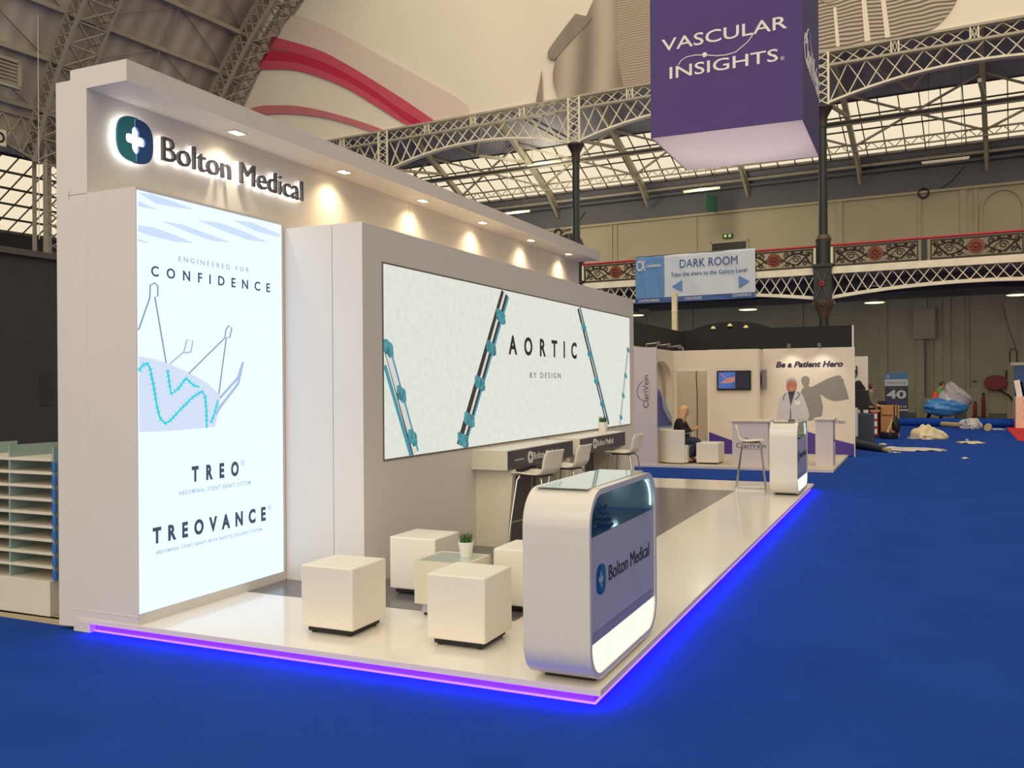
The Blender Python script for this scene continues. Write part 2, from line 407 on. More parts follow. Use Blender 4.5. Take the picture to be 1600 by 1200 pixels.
t = thing('stand_wall', 'tall white back wall with overhanging canopy and sign face', 'stand wall', (-4, 5.2, 0))
box('side_panel', 'white', t, (-4.2, -4.05, 0, 10.4, 0.03, 4.03))
box('sign_panel', 'white', t, (-4.05, -3.885, 0, 10.4, .0, 3.95))
box('canopy', 'white', t, (-4.05, -3.49, 0, 10.41, 3.95, 4.102))
MB().box(-4.07, -3.885, -.0015, 0, 3.186, 3.189).box(-4.072, -4.069, -.0015, 0, 3.16, 3.22).box(-3.8855, -3.8835, 4.55, 4.553, .1, 3.95).box(-3.8855, -3.8835, 8.5, 8.503, .1, 3.95).build('panel_joint', 'seam', t)

t = thing('lightbox_tower', 'tall bright lightbox tower with cool white printed screen at front left', 'lightbox', (-3.7, .8, PT))
box('casing', 'white', t, (-3.884, -3.41, -.001, 1.625, PT-.01, 3.19))
box('lower_casing', 'white', t, (-4.05, -3.884, -.002, -.0005, .03, 3.18))
MB().box(-4.06, -3.42, -.004, 0, .158, .162).build('skirting_line', 'gloss', t)
p = box('lit_screen', 'p1', t, (-3.4105, -3.404, .008, 1.585, .18, 3.168)); p['label'] = 'glowing cool white printed screen'
XD, ZD = (0, 1, 0), (0, 0, 1)
px1 = -3.4035
def t1(s, y, z, w, h, m, **k): text(s, (px1, y, z), XD, ZD, w, h, m, p, thick=.0015, **k)
t1('ENGINEERED FOR', .395, 2.712, .77, .038, 'p1grey', sp=1.6, bold=-.005)
t1('CONFIDENCE', .129, 2.573, 1.30, .077, 'p1ink', sp=2.3, bold=.02)
t1('TREO', .512, 1.056, .516, .122, 'p1ink', sp=2.5, bold=.05)
t1('ABDOMINAL STENT-GRAFT SYSTEM', .379, .972, .79, .034, 'p1faint', sp=1.3, bold=.02)
t1('TREOVANCE', .128, .65, 1.226, .12, 'p1ink', sp=2.1, bold=.045)
t1('ABDOMINAL STENT-GRAFT WITH NAVITEL DELIVERY SYSTEM', .154, .572, 1.148, .028, 'p1faint', sp=1.2, bold=.02)
t1('\u00ae', 1.05, 1.135, .05, .05, 'p1faint'); t1('\u00ae', 1.385, .73, .045, .045, 'p1faint')
def yz1(y, z): return (px1, y, z)
b = MB()
for pts in [[(.009, 3.15), (.139, 3.163), (.331, 3.15), (.568, 3.123), (.363, 3.106), (.17, 3.102)], [(.016, 3.092), (.201, 3.059), (.016, 3.051)],
            [(.015, 2.92), (.168, 2.926), (.361, 2.901), (.565, 2.867), (.361, 2.851), (.168, 2.86), (.014, 2.873)],
            [(.216, 2.983), (.429, 2.992), (.637, 2.967), (.971, 2.931), (.745, 2.912), (.497, 2.94), (.362, 2.963)],
            [(.584, 3.049), (.82, 3.068), (1.051, 3.051), (1.424, 2.994), (1.171, 2.979), (.914, 3.003)],
            [(.973, 3.113), (1.214, 3.131), (1.568, 3.087), (1.568, 3.058), (1.275, 3.064)], [(.014, 2.825), (.136, 2.807), (.014, 2.802)]]:
    b.prism([yz1(*q) for q in pts], (.001, 0, 0))
b.build('printed_diamonds', 'p1mark', p)
MB().prism([yz1(*q) for q in [(.009, 1.997), (.147, 1.979), (.299, 1.946), (.498, 1.882), (.686, 1.807), (.816, 1.712), (.827, 1.626), (.759, 1.463), (.295, 1.455), (.009, 1.46)]], (.0008, 0, 0)).build('printed_graft', 'p1body', p)
def poly(pts, r, n=6): return MB().tube([(px1+.002, a, c) for a, c in pts], r, n, flat=1)
MB().tube([(px1+.001, *q) for q in [(.009, 2.18), (.114, 2.415), (.119, 2.508), (.161, 2.527), (.189, 2.508), (.189, 2.435), (.161, 2.426), (.264, 1.953)]], .006, 6).tube(
    [(px1+.001, *q) for q in [(.487, 1.877), (.877, 2.163), (.889, 2.227), (.923, 2.263), (.957, 2.246), (.934, 2.173), (.893, 2.163), (.805, 1.72)]], .006, 6).build('printed_wire', 'p1grey', p)
MB().tube([(px1+.001, *q) for q in [(.299, 1.946), (.438, 2.039), (.469, 2.13), (.531, 2.125), (.509, 2.041), (.448, 2.031)]], .007, 6).tube(
    [(px1+.001, *q) for q in [(.816, 1.689), (1.023, 1.847), (1.084, 1.977), (1.023, 1.798), (.827, 1.626), (.771, 1.564)]], .012, 6).build('printed_faint_wire', 'p1faint', p)
b = MB()
for pts in ([(.01, 1.892), (.046, 1.935), (.083, 1.949), (.11, 1.914), (.146, 1.771), (.172, 1.641), (.2, 1.554), (.247, 1.511), (.295, 1.528), (.394, 1.606), (.516, 1.693), (.621, 1.745), (.653, 1.707), (.667, 1.599), (.67, 1.46)],
            [(.275, 1.902), (.288, 1.829), (.307, 1.726), (.376, 1.762), (.457, 1.844), (.528, 1.792), (.59, 1.776)], [(.715, 1.496), (.76, 1.58), (.794, 1.673)]):
    b.tube([(px1+.002, *q) for q in pts], .008, 6)
    for i in range(len(pts)-1):
        a = Vector((0, *pts[i])); c = Vector((0, *pts[i+1])); L = (c-a).length; d = (c-a).normalized(); nn = Vector((0, -d.z, d.y))
        for k in range(max(1, int(L/.035))):
            q = a+d*(k*.035+.01); b.tube([(px1+.002, q.y-nn.y*.022, q.z-nn.z*.022), (px1+.002, q.y+nn.y*.022, q.z+nn.z*.022)], .0035, 4)
b.build('printed_suture', 'p1teal', p)

t = thing('lightbox_wall', 'long low white lightbox wall with fabric screen reading AORTIC', 'lightbox', (-3.2, 5.5, PT))
box('casing', 'white', t, (-3.884, -2.61, 1.632, 9.47, PT-.01, 3.145), bevel=.002)
MB().box(-2.9135, -2.9105, 1.6305, 1.633, .12, 3.13).build('panel_joint', 'seam', t)
MB().box(-2.613, -2.603, 1.93, 9.25, 1.125, 1.14).box(-2.613, -2.603, 1.93, 9.25, 2.832, 2.847).box(-2.613, -2.603, 1.93, 1.945, 1.14, 2.832).box(-2.613, -2.603, 9.235, 9.25, 1.14, 2.832).build('screen_frame', 'seam', t)
p = box('lit_screen', 'p2', t, (-2.612, -2.606, 1.945, 9.235, 1.14, 2.832)); p['label'] = 'glowing woven fabric screen'
px2 = -2.6055; scr = p
text('AORTIC', (px2, 4.552, 2.118), XD, ZD, 2.22, .222, 'p2ink', p, thick=.002, sp=2.4, bold=.03)
text('BY DESIGN', (px2, 5.157, 1.856), XD, ZD, 1.01, .068, 'p2grey', p, thick=.002, sp=1.5)
def rod(p, q, w, dark, nm):
    p = Vector((0, *p)); q = Vector((0, *q)); d = (q-p).normalized(); n = Vector((0, d.z, -d.y))
    if n.y < 0: n = -n
    def strip(a, c, m, nm2, th):
        pts = [p+n*a, q+n*a, q+n*c, p+n*c]
        pts = [(px2, min(9.23, max(1.95, v.y)), min(2.83, max(1.142, v.z))) for v in pts]
        MB().prism(pts, (th, 0, 0)).build(nm2, m, scr)
    strip(-w*.5, w*.5, 'rodd' if dark else 'rodl', nm, .0012)
    strip(-w*.05 if dark else -w*.5, w*.22 if dark else -w*.25, 'rodl' if dark else 'rodd', 'printed_rod_highlight', .002)
    strip(w*.5, w*.72, 'rodt', 'printed_thread', .0016)
rod((4.455, 2.83), (3.365, 1.142), .19, True, 'printed_rod')
rod((1.97, 2.11), (2.46, 1.142), .11, False, 'printed_rod')
rod((6.865, 2.83), (8.09, 1.142), .13, True, 'printed_rod')
rod((9.132, 2.31), (8.68, 1.142), .06, False, 'printed_rod')
MB().tube([(px2+.001, 1.955, 1.95), (px2+.001, 2.38, 1.146)], .018, 6).build('printed_thread', 'rodt', scr)
random.seed(3)
def knot(y, z, r, ry=1.0):
    b = MB()
    for k in range(3):
        b.tube([(px2+.004, y+r*.95*math.cos(a+k)*ry, z+r*(.55+.2*k)*math.sin(a)) for a in [2*PI*i/14 for i in range(14)]], r*.34, 6, closed=True)
    for dy, dz in ((-.5, .1), (.45, -.15), (.1, .3)): b.ball((px2+.004, y+dy*r*ry, z+dz*r), (.012, r*.55, r*.42), 10, 6)
    b.build('printed_knot', 'knot', scr)
for y, z in ((4.33, 2.53), (4.08, 2.174), (3.80, 1.794), (3.55, 1.421), (3.405, 1.222)): knot(y, z, .07, 1.25)
for y, z in ((2.01, 2.1), (2.22, 1.70), (2.41, 1.30)): knot(y, z, .068, .75)
for y, z in ((7.05, 2.56), (7.29, 2.197), (7.56, 1.82), (7.82, 1.492)): knot(y, z, .045, 1.5)
for y, z in ((9.132, 2.316), (8.98, 1.907), (8.85, 1.599), (8.72, 1.263)): knot(y, z, .036, 1.2)

# halo-lit sign on the back wall
t = thing('illuminated_sign', 'halo-lit wall sign of round plus emblem and dark grey lettering', 'sign', (-3.86, 1.3, 3.5))
sx = -3.85
logo((sx+.015, .385, 3.66), (0, 1, 0), (0, 0, 1), .172, .17, 'teal', 'blue', t, thick=.02)
MB().prism([(sx, .385+.165*math.copysign(abs(math.cos(a))**.72, math.cos(a)), 3.66+.163*math.copysign(abs(math.sin(a))**.72, math.sin(a))) for a in [2*PI*i/40 for i in range(40)]], (.014, 0, 0)).build('emblem_backlight', 'halo', t)
text('Bolton Medical', (sx+.012, .653, 3.566), XD, ZD, 1.777, .188, 'letter', t, thick=.03, bold=-.002)
o = text('Bolton Medical', (sx-.006, .649, 3.562), XD, ZD, 1.785, .196, 'halo', t, name='lettering_backlight', thick=.010, bold=-.002)

# downlights
for i, (y, lab) in enumerate(((1.37, 'square recessed downlight above the wall sign'), (2.95, 'second recessed downlight from the front of the canopy'), (4.55, 'third recessed downlight from the front of the canopy'),
                       (6.15, 'third recessed downlight from the far end of the canopy'), (7.8, 'recessed downlight second from the far end of the canopy'), (9.4, 'recessed downlight nearest the far end of the canopy'))):
    q = thing('downlight', lab, 'light', (-3.70, y, 3.95), group='downlights under the canopy')
    MB().ring([(-3.70+.055*sx_, y+.085*sy_, 3.944) for sx_, sy_ in ((-1, -1), (1, -1), (1, 1), (-1, 1))], [(-3.70+.04*sx_, y+.066*sy_, 3.944) for sx_, sy_ in ((-1, -1), (1, -1), (1, 1), (-1, 1))], (0, 0, .006)).build('bezel', 'white', q)
    MB().box(-3.738, -3.662, y-.062, y+.062, 3.9455, 3.9495).build('lens', 'lamp', q)
    ld = bpy.data.lights.new('downlight_beam', 'SPOT'); ld.energy = 40 if i else 24; ld.color = (1, .76, .44) if i else (1, .88, .70); ld.spot_size = math.radians(136); ld.spot_blend = 1.0; ld.shadow_soft_size = .05
    lo = bpy.data.objects.new('downlight_beam', ld); COL.objects.link(lo); lo.parent = q; lo.location = (0, 0, -.02); lo.rotation_euler = (0, math.radians(2), 0)

# wall counters
def wall_counter(y0, y1, label, L):
    c = thing('wall_counter', label, 'counter', (-2.4, (y0+y1)/2, PT))
    box('counter_top', 'counter', c, (-2.61, -2.198, y0, y1, .906, 1.108), bevel=.003)
    for yy in (y0+.11, y1-.19):
        MB().prism([(-2.61, yy, PT), (-2.26, yy, PT), (-2.185, yy, .905), (-2.61, yy, .905)], (0, .07, 0)).build('leg', 'counter', c)
    box('back_board', 'tvg', c, (-2.609, -2.6, y0+.18, y1-.19, PT, .905))
    o = box('dark_fascia', 'charcoal', c, (-2.199, -2.19, y0+.004, y1-.004, .91, 1.098)); o['label'] = 'charcoal printed fascia'
    logo((-2.189, L[0], L[1]), (0, 1, 0), (0, 0, 1), .072, .063, 'wprint', 'wprint', o, thick=.002)
    text('Bolton Medical', (-2.189, L[2], L[3]), XD, ZD, L[4], .078, 'wprint', o, thick=.002, bold=.004)
    text('www.boltonmedical.com', (-2.189, L[5], L[1]-.01), XD, ZD, .24, .016, 'wprint', o, thick=.0015)
wall_counter(3.608, 5.49, 'white wall counter with dark logo fascia nearer the lightbox tower', (4.183, 1.003, 4.272, .97, .684, 3.77))
wall_counter(5.748, 7.61, 'white wall counter with dark logo fascia at the far end, potted plant on it', (6.293, 1.017, 6.385, .976, .668, 5.90))

# bar stools
def stool(loc, rot, label):
    s = thing('bar_stool', label, 'stool', (0, 0, 0), group='white bar stools')
    prof = [(.205, .745), (.19, .762), (.12, .768), (.02, .757), (-.09, .755), (-.155, .775), (-.19, .83), (-.2, .9), (-.215, .96), (-.235, 1.01)]
    def fn(a, b):
        k = a*(len(prof)-1); i = min(int(k), len(prof)-2); f = k-i
        x = prof[i][0]*(1-f)+prof[i+1][0]*f; z = prof[i][1]*(1-f)+prof[i+1][1]*f
        w = .2 if a < .85 else .2-.02*(a-.85)/.15
        if a < .08: w = .185+.015*a/.08
        y = (b*2-1)*w
        cup = (abs(b*2-1)**3)*.018
        return (x+(cup if a > .55 else 0), y, z+(cup if a <= .55 else 0))
    MB().grid(fn, 27, 12).build('seat_shell', 'shell', s, smooth='all', solid=.014)
    for sg in (-1, 1):
        MB().tube([(.13, sg*.13, .745), (.15, sg*.155, .7), (.225, sg*.225, .03), (.215, sg*.228, .009), (.19, sg*.23, .008), (-.19, sg*.23, .008), (-.215, sg*.228, .009), (-.225, sg*.225, .03), (-.14, sg*.155, .7), (-.11, sg*.13, .742)], .009, 8).build('sled_leg', 'chrome', s, smooth=True)
    MB().tube([(.198, -.203, .27), (.198, .203, .27)], .009, 8).build('footrest', 'chrome', s, smooth=True)
    MB().box(-.12, .14, -.13, .13, .738, .75).build('seat_mount', 'charcoal', s)
    return s
st0 = stool(None, 0, 'white bar stool standing alone beside the far display counter')
dup(st0, (-1.98, 3.86, PT), 'white bar stool at the near wall counter, closer to the ottomans', rot=PI-.12)
dup(st0, (-1.97, 4.72, PT), 'white bar stool at the near wall counter, second in the row', rot=PI-.05)
dup(st0, (-2.0, 6.93, PT), 'white bar stool pulled up to the far wall counter', rot=PI-.05)
st0.location = (-.82, 9.85, PT); ORG[st0.name] = (STAND, (-.82, 9.85, PT)); st0.rotation_euler.z = .12

# display counters (rounded ring pods)
def rr(y0, y1, z0, z1, r, n=12):
    pts = []
    for cy, cz, a0 in ((y1-r, z1-r, 0), (y0+r, z1-r, 90), (y0+r, z0+r, 180), (y1-r, z0+r, 270)):
        for i in range(n+1):
            a = math.radians(a0+90*i/n); pts.append((cy+r*math.cos(a), cz+r*math.sin(a)))
    return pts
def rr_slice(y0, y1, z0, z1, r, za, zb, n=16):
    def half(z):
        dz = max(0, z0+r-z, z-(z1-r)); return r-math.sqrt(max(0, r*r-dz*dz))
    zs = [za+(zb-za)*i/n for i in range(n+1)]
    return [(y1-half(z), z) for z in zs]+[(y0+half(z), z) for z in reversed(zs)]
def pod(y0, y1, label, near):
    za, zb = .122, 1.19; x0, x1 = -.425, -.028; r = .21; tk = .036
    c = thing('display_counter', label, 'counter', (-.22, (y0+y1)/2, PT))
    outer = rr(y0, y1, za, zb, r); inner = rr(y0+tk, y1-tk, za+tk, zb-tk, r-tk)
    MB().ring([(x0, *q) for q in outer], [(x0, *q) for q in inner], (x1-x0, 0, 0)).build('ring_shell', 'gloss', c, smooth=True, bevel=.003)
    I = (y0+tk, y1-tk, za+tk, zb-tk, r-tk)
    def plate(nm, m, x, d, a, b_, lab=None):
        o = MB().prism([(x, *q) for q in rr_slice(*I, a, b_)], (d, 0, 0)).build(nm, m, c)
        if lab: o['label'] = lab
        return o
    plate('back_panel', 'gloss', x0+.005, .012, za+tk, zb-tk)
    lp = plate('logo_panel', 'lavender', x1-.02, .012, .405, .93, 'white logo panel, bluish light in its colour')
    plate('lower_band', 'lavender2', x1-.022, .01, .34, .405)
    plate('lit_diffuser', 'diff', x1-.022, .01, za+tk, .34, 'glowing frosted kick panel')
    plate('window', 'glass', x1-.012, .003, .93, zb-tk, 'clear display window')
    MB().box(x0+.017, x1-.02, y0+tk, y1-tk, .905, .93).build('shelf', 'navy', c)
    MB().box(x0+.018, x0+.022, y0+tk+.02, y1-tk-.02, .93, zb-tk-.07).build('display_backdrop', 'caseback', c)
    arc = [(x1-.03, y1-tk-.012-(r-tk-.01)*(1-math.cos(math.radians(a))), zb-tk-(r-tk)+(r-tk-.01)*math.sin(math.radians(a))) for a in range(-8, 80, 8)]
    MB().tube(arc, .005, 6).build('led_strip', 'caseled', c)
    ld = bpy.data.lights.new('case_glow', 'POINT'); ld.energy = .22; ld.color = (.85, .9, 1); ld.shadow_soft_size = .02; lo = bpy.data.objects.new('case_glow', ld); COL.objects.link(lo); lo.parent = c; lo.location = (-.05, (y1-y0)/2-.16, zb-.14-PT)
    MB().box(x0+.03, x1-.05, y0+.12, y1-.12, zb-.0005, zb+.004).build('glass_top', 'tglass', c, bevel=.001)
    MB().box(x0+.05, x1-.05, y0+.2, y1-.2, PT, za+.002).build('foot', 'black', c)
    cy = y0+.21; cz = .68
    logo((x1-.007, cy, cz), (0, 1, 0), (0, 0, 1), .082, .084, 'blue', 'teal2', lp, thick=.002)
    text('Bolton Medical', (x1-.007, y0+.35, .64), XD, ZD, .85, .088, 'ink', lp, thick=.002)
    return c
pod(-.075, 1.292, 'white rounded display counter at the near corner, logo on its side', True)
pod(9.10, 10.45, 'white rounded display counter at the far end of the platform', False)
for i, (y, x, k) in enumerate(((.16, -.16, 0), (.36, -.2, 1), (.5, -.15, 0), (.68, -.22, 1))):
    tm = thing('clear_stent_model', ['small clear model lying nearest the corner in the near display case', 'clear branched model second from the left in the near display case', 'small clear model in the middle of the near display case', 'clear branched model furthest right in the near display case'][i], 'model', (x, y, .93))
    box('base', 'crystal', tm, (x-.06, x+.06, y-.04, y+.04, .93, .942), bevel=.002)
    b = MB()
    b.tube([(x-.04, y+.02*math.sin(a), .965+.012*math.cos(a)) for a in [j*.5 for j in range(9)]], .006, 6)
    for j in range(6): b.tube([(x-.045+.018*j, y+.018*math.cos(q), .962+.018*math.sin(q)) for q in [2*PI*w/10 for w in range(10)]], .0025, 5, closed=True)
    if k: b.tube([(x, y, .96), (x+.01, y+.02, .99), (x+.03, y+.03, 1.02)], .005, 6)
    b.build('coil', 'chrome', tm, smooth=True)

# ottomans, coffee table, plants
def ottoman(x, y, label, s=.417):
    o = thing('cube_ottoman', label, 'ottoman', (x+s/2, y+s/2, PT), group='white cube ottomans')
    box('cushion_body', 'leather', o, (x, x+s, y, y+s, PT+.047, PT+.047+s), bevel=.012, seg=3, smooth=True)
    box('base_frame', 'black', o, (x+.035, x+s-.035, y+.035, y+s-.035, PT+.014, PT+.05))
    for a in (.05, s-.08):
        for b_ in (.05, s-.08): box('foot', 'black', o, (x+a, x+a+.03, y+b_, y+b_+.03, PT, PT+.021))
    return o
o1 = ottoman(-2.237, .3, 'white cube ottoman at the front left, nearest the lightbox tower')
for (x, y), lab in (((-1.30, .375), 'white cube ottoman in front of the coffee table'), ((-2.29, 1.515), 'white cube ottoman behind the coffee table, against the wall side'), ((-1.285, 1.345), 'white cube ottoman half hidden behind the near display counter')):
    dup(o1, (x+2.237, y-.3, 0), lab)
t = thing('coffee_table', 'low white coffee table with green glass top among the ottomans', 'table', (-1.55, 1.21, PT))
x0, x1, y0, y1 = -1.755, -1.335, .995, 1.405
MB().ring([(x0, y0, .19), (x1, y0, .19), (x1, y1, .19), (x0, y1, .19)], [(x0+.02, y0+.02, .19), (x1-.02, y0+.02, .19), (x1-.02, y1-.02, .19), (x0+.02, y1-.02, .19)], (0, 0, .312)).build('apron', 'counter', t)
box('glass_top', 'tglass', t, (x0+.02, x1-.02, y0+.02, y1-.02, .492, .5))
box('recessed_base', 'lavender', t, (x0+.04, x1-.04, y0+.04, y1-.04, PT+.02, .3))
box('foot_frame', 'black', t, (x0+.05, x1-.05, y0+.05, y1-.05, PT, PT+.021))
def plant(x, y, z, label, s=1.0):
    p = thing('potted_grass_plant', label, 'plant', (x, y, z))
    MB().lathe([(.036*s, 0), (.038*s, .004), (.052*s, .098*s), (.053*s, .104*s), (.047*s, .104*s), (.044*s, .088*s), (.001, .086*s)], (x, y, z), 24).build('pot', 'pot', p, smooth=True)
    b = MB(); rnd = random.Random(5)
    for i in range(150):
        a = rnd.uniform(0, 2*PI); r = .036*s*math.sqrt(rnd.random()); h = rnd.uniform(.05, .095)*s; l = rnd.uniform(.2, 1.0)*.03*s
        px, py = x+r*math.cos(a), y+r*math.sin(a); w = .0022*s; zb = z+.08*s
        ca, sa = math.cos(a+.6*rnd.uniform(-1, 1)), math.sin(a+.6*rnd.uniform(-1, 1))
        b.add([(px-sa*w, py+ca*w, zb), (px+sa*w, py-ca*w, zb), (px+ca*l*.45+sa*w*.8, py+sa*l*.45-ca*w*.8, zb+h*.65), (px+ca*l*.45-sa*w*.8, py+sa*l*.45+ca*w*.8, zb+h*.65), (px+ca*l, py+sa*l, zb+h)], [(0, 1, 2, 3), (3, 2, 4)])
    o = b.build('grass', 'grass', p); o['kind'] = 'stuff'
plant(-1.462, 1.25, .5, 'small green grass plant in white pot on the coffee table', 1.12)
plant(-2.42, 7.3, 1.108, 'small green grass plant in white pot on the far wall counter', 1.35)
# ================================================================ NEIGHBOUR ON THE LEFT
t = thing('neighbour_floor_edge', 'beige raised floor edge of the stand on the left', 'floor edge', (-6, 2, 0))
MB().box(-9, -4.19, .1, 6, 0, .03).build('board', 'wood', t)
MB().prism([(-9, .1, .0), (-4.15, .06, .0), (-4.2, .1, .03), (-9, .1, .03)], (0, .03, 0)).build('edge_trim', 'wood', t)
t = thing('brochure_rack', 'white shelf rack with clear uprights left of the lightbox tower', 'rack', (-5, .45, .03))
box('base_box', 'counter', t, (-5.9, -4.447, .12, .62, .03, .30), bevel=.003)
for k in range(9):
    z = .40+k*.103
    box('shelf', 'counter', t, (-5.9, -4.447, .14, .62, z-.011, z+.011), bevel=.002)
for x in (-4.44, -4.93, -5.42):
    b = MB().box(x-.004, x+.012, .145, .58, .30, 1.33); b.build('upright', 'acrylic', t)
for k in range(9):
    z = .312+k*.103
    MB().box(-4.425, -4.385, .121, .139, z, z+.075).build('blue_end_clip', 'acry_blue', t, bevel=.006)
box('back_board', 'counter', t, (-5.9, -4.46, .6, .62, .30, .80))
t = thing('charcoal_partition', 'tall plain charcoal partition wall left of the big stand', 'partition', (-9, 6, 0))
box('panel', 'darkgrey', t, (-9.15, -9, -3, 16, 0, 3.5))
box('wall_notice', 'charcoal', t, (-9.0, -8.99, 3.62, 3.78, 1.55, 2.0))
box('top_rail', 'steel', t, (-9.2, -8.95, -3, 16, 3.5, 3.58))

# ================================================================ BOOTH BEHIND (ClariVein)
F = .05
t = thing('booth_platform', 'low beige floor platform of the white booth', 'platform', (-1.9, 16.5, 0))
box('board', 'grey_base', t, (-4.29, .06, 14.13, 18.66, 0, F))
box('edge_trim', 'boothl', t, (-4.02, .06, 14.1, 14.13, 0, F))
t = thing('booth_walls', 'white booth walls with arch, doorway and violet stripe', 'booth', (-2, 17, F))
o = box('front_panel', 'boothl', t, (-3.99, -3.5, 14.13, 14.2, F, 2.56))
# arch wall
def archwall():
    ya, yb, zc = 15.45, 17.42, 1.83; r = (yb-ya)/2; cy = (ya+yb)/2
    pts = [(14.2, F), (ya, F), (ya, zc)]+[(cy-r*math.cos(a), zc+r*.5*math.sin(a)) for a in [PI*i/20 for i in range(1, 20)]]+[(yb, zc), (yb, F), (17.6, F), (17.6, 2.6), (14.2, 2.6)]
    return MB().prism([(-4.0, a, b_) for a, b_ in pts], (-.14, 0, 0)).build('arch_wall', 'booth', t)
archwall()
box('alcove_back', 'booth', t, (-4.28, -4.25, 14.2, 18.6, F, 2.6))
MB().box(-4.0, -3.93, 17.6, 17.66, F, 2.6).box(-3.93, -3.135, 17.6, 17.66, 2.09, 2.6).box(-3.135, -1.935, 17.6, 17.66, F, 2.605).build('front_wall', 'booth', t)
box('door_frame', 'wprint', t, (-3.94, -3.92, 17.585, 17.66, F, 2.1)); MB().box(-3.15, -3.12, 17.585, 17.66, F, 2.1).box(-3.94, -3.12, 17.585, 17.6, 2.09, 2.12).build('door_frame', 'wprint', t)
box('store_back', 'booth', t, (-4.25, -1.93, 18.6, 18.65, F, 2.6))
o = MB().tube([(-3.55, 18.2, 2.6), (-3.56, 18.2, 1.9), (-3.54, 18.2, 1.5), (-3.55, 18.2, .1)], .012, 6).build('hanging_cable', 'black', t)
box('return_wall', 'booth', t, (-1.93, -1.9, 17.6, 18.6, F, 2.6))
box('mural_wall', 'booth', t, (-1.9, .2, 18.2, 18.28, F, 2.62)); box('edge_profile', 'wprint', t, (.2, .22, 18.18, 18.3, 0, 2.62))
MB().prism([(-3.12, 17.598, F), (-3.12, 17.598, .578), (-2.7, 17.598, .43), (-2.0, 17.598, .2), (-1.91, 17.598, .16), (-1.91, 17.598, F)], (0, -.003, 0)).build('violet_stripe', 'vpurple', t)
MB().prism([(-1.4, 18.198, F), (-1.4, 18.198, .72), (-.887, 18.198, .6), (-.4, 18.198, .45), (.167, 18.198, .312), (.2, 18.198, .31), (.2, 18.198, F)], (0, -.003, 0)).build('violet_stripe', 'vpurple', t)
text('ClariVein', (-3.676, 14.128, 1.262), (0, 0, 1), (-1, 0, 0), .70, .115, 'cvink', t, thick=.002)
MB().tube([(-3.80, 14.127, 1.42), (-3.86, 14.127, 1.45), (-3.915, 14.127, 1.53), (-3.93, 14.127, 1.61), (-3.91, 14.127, 1.7), (-3.86, 14.127, 1.78), (-3.8, 14.127, 1.83)], .006, 5).build('logo_arc', 'cvink', t)
MB().box(-3.652, -3.648, 14.126, 14.13, 1.4, 1.85).build('logo_underline', 'cvink', t)
text('Be a Patient Hero', (-1.597, 18.197, 2.15), (1, 0, 0), (0, 0, 1), 1.56, .15, 'hero', t, thick=.003, bold=.045, shear=.25, name='mural_lettering')
# printed mural: silhouette with cape, doctor in white coat
y = 18.199
MB().prism([(a, y, b_) for a, b_ in [(-1.05, 1.2), (-1.03, 1.5), (-.98, 1.62), (-.93, 1.68), (-.985, 1.75), (-1.0, 1.85), (-.97, 1.92), (-.9, 1.95), (-.83, 1.92), (-.8, 1.85), (-.81, 1.76), (-.84, 1.7), (-.77, 1.67),
     (-.6, 1.76), (-.4, 1.87), (-.2, 1.94), (-.1, 1.95), (-.07, 1.88), (-.03, 1.85), (.0, 1.7), (.03, 1.62), (.07, 1.47), (.09, 1.38), (-.05, 1.35), (-.25, 1.33), (-.4, 1.38), (-.5, 1.46), (-.56, 1.5), (-.53, 1.35), (-.5, 1.2), (-.52, 1.0), (-.6, .9), (-.8, .85), (-1.0, .9)]], (0, -.001, 0)).build('mural_silhouette', 'shade', t)
y = 18.197
def mu(nm, m, pts, d=.001, yy=None): return MB().prism([(a, yy or y, b_) for a, b_ in pts], (0, -d, 0)).build(nm, m, t)
mu('mural_doctor_coat', 'coatp', [(-1.58, .75), (-1.575, 1.0), (-1.55, 1.25), (-1.51, 1.42), (-1.42, 1.49), (-1.34, 1.55), (-1.29, 1.59), (-1.2, 1.4), (-1.13, 1.59), (-1.05, 1.55), (-.96, 1.47), (-.9, 1.3), (-.84, 1.1), (-.815, .98), (-.87, .82), (-.93, .75)])
mu('mural_doctor_shirt', 'dgrey', [(-1.31, 1.56), (-1.14, 1.58), (-1.2, 1.36), (-1.25, 1.2)], .002, y-.001)
mu('mural_doctor_coat_opening', 'dgrey', [(-1.28, .75), (-1.26, 1.15), (-1.245, 1.2), (-1.24, .75)], .002, y-.001)
MB().tube([(-1.36, y-.003, 1.52), (-1.41, y-.003, 1.45), (-1.42, y-.003, 1.36)], .009, 5).tube([(-1.08, y-.003, 1.56), (-1.04, y-.003, 1.48), (-1.1, y-.003, 1.4), (-1.14, y-.003, 1.38)], .009, 5).build('mural_stethoscope', 'black', t)
mu('mural_doctor_badge', 'wprint', [(-1.15, 1.33), (-1.03, 1.33), (-1.03, 1.24), (-1.15, 1.24)], .003, y-.001)
MB().ball((-1.225, y-.001, 1.70), (.125, .004, .165), 20, 12).prism([(-1.29, y, 1.48), (-1.16, y, 1.48), (-1.15, y, 1.6), (-1.3, y, 1.6)], (0, -.003, 0)).build('mural_doctor_face', mat('printed_tanned_face', (182, 118, 92), .6), t, smooth=True)
mu('mural_doctor_hair', 'greyhair', [(-1.345, 1.72), (-1.345, 1.82), (-1.3, 1.88), (-1.22, 1.9), (-1.14, 1.88), (-1.1, 1.82), (-1.1, 1.72), (-1.13, 1.8), (-1.22, 1.83), (-1.31, 1.8)], .003, y-.005)
MB().ball((-1.265, y-.006, 1.735), (.014, .002, .008), 8, 6).ball((-1.185, y-.006, 1.735), (.014, .002, .008), 8, 6).build('mural_doctor_eyes', 'ink', t)
MB().tube([(-1.265, y-.006, 1.635), (-1.225, y-.006, 1.615), (-1.185, y-.006, 1.635)], .008, 5).build('mural_doctor_smile', 'wprint', t)
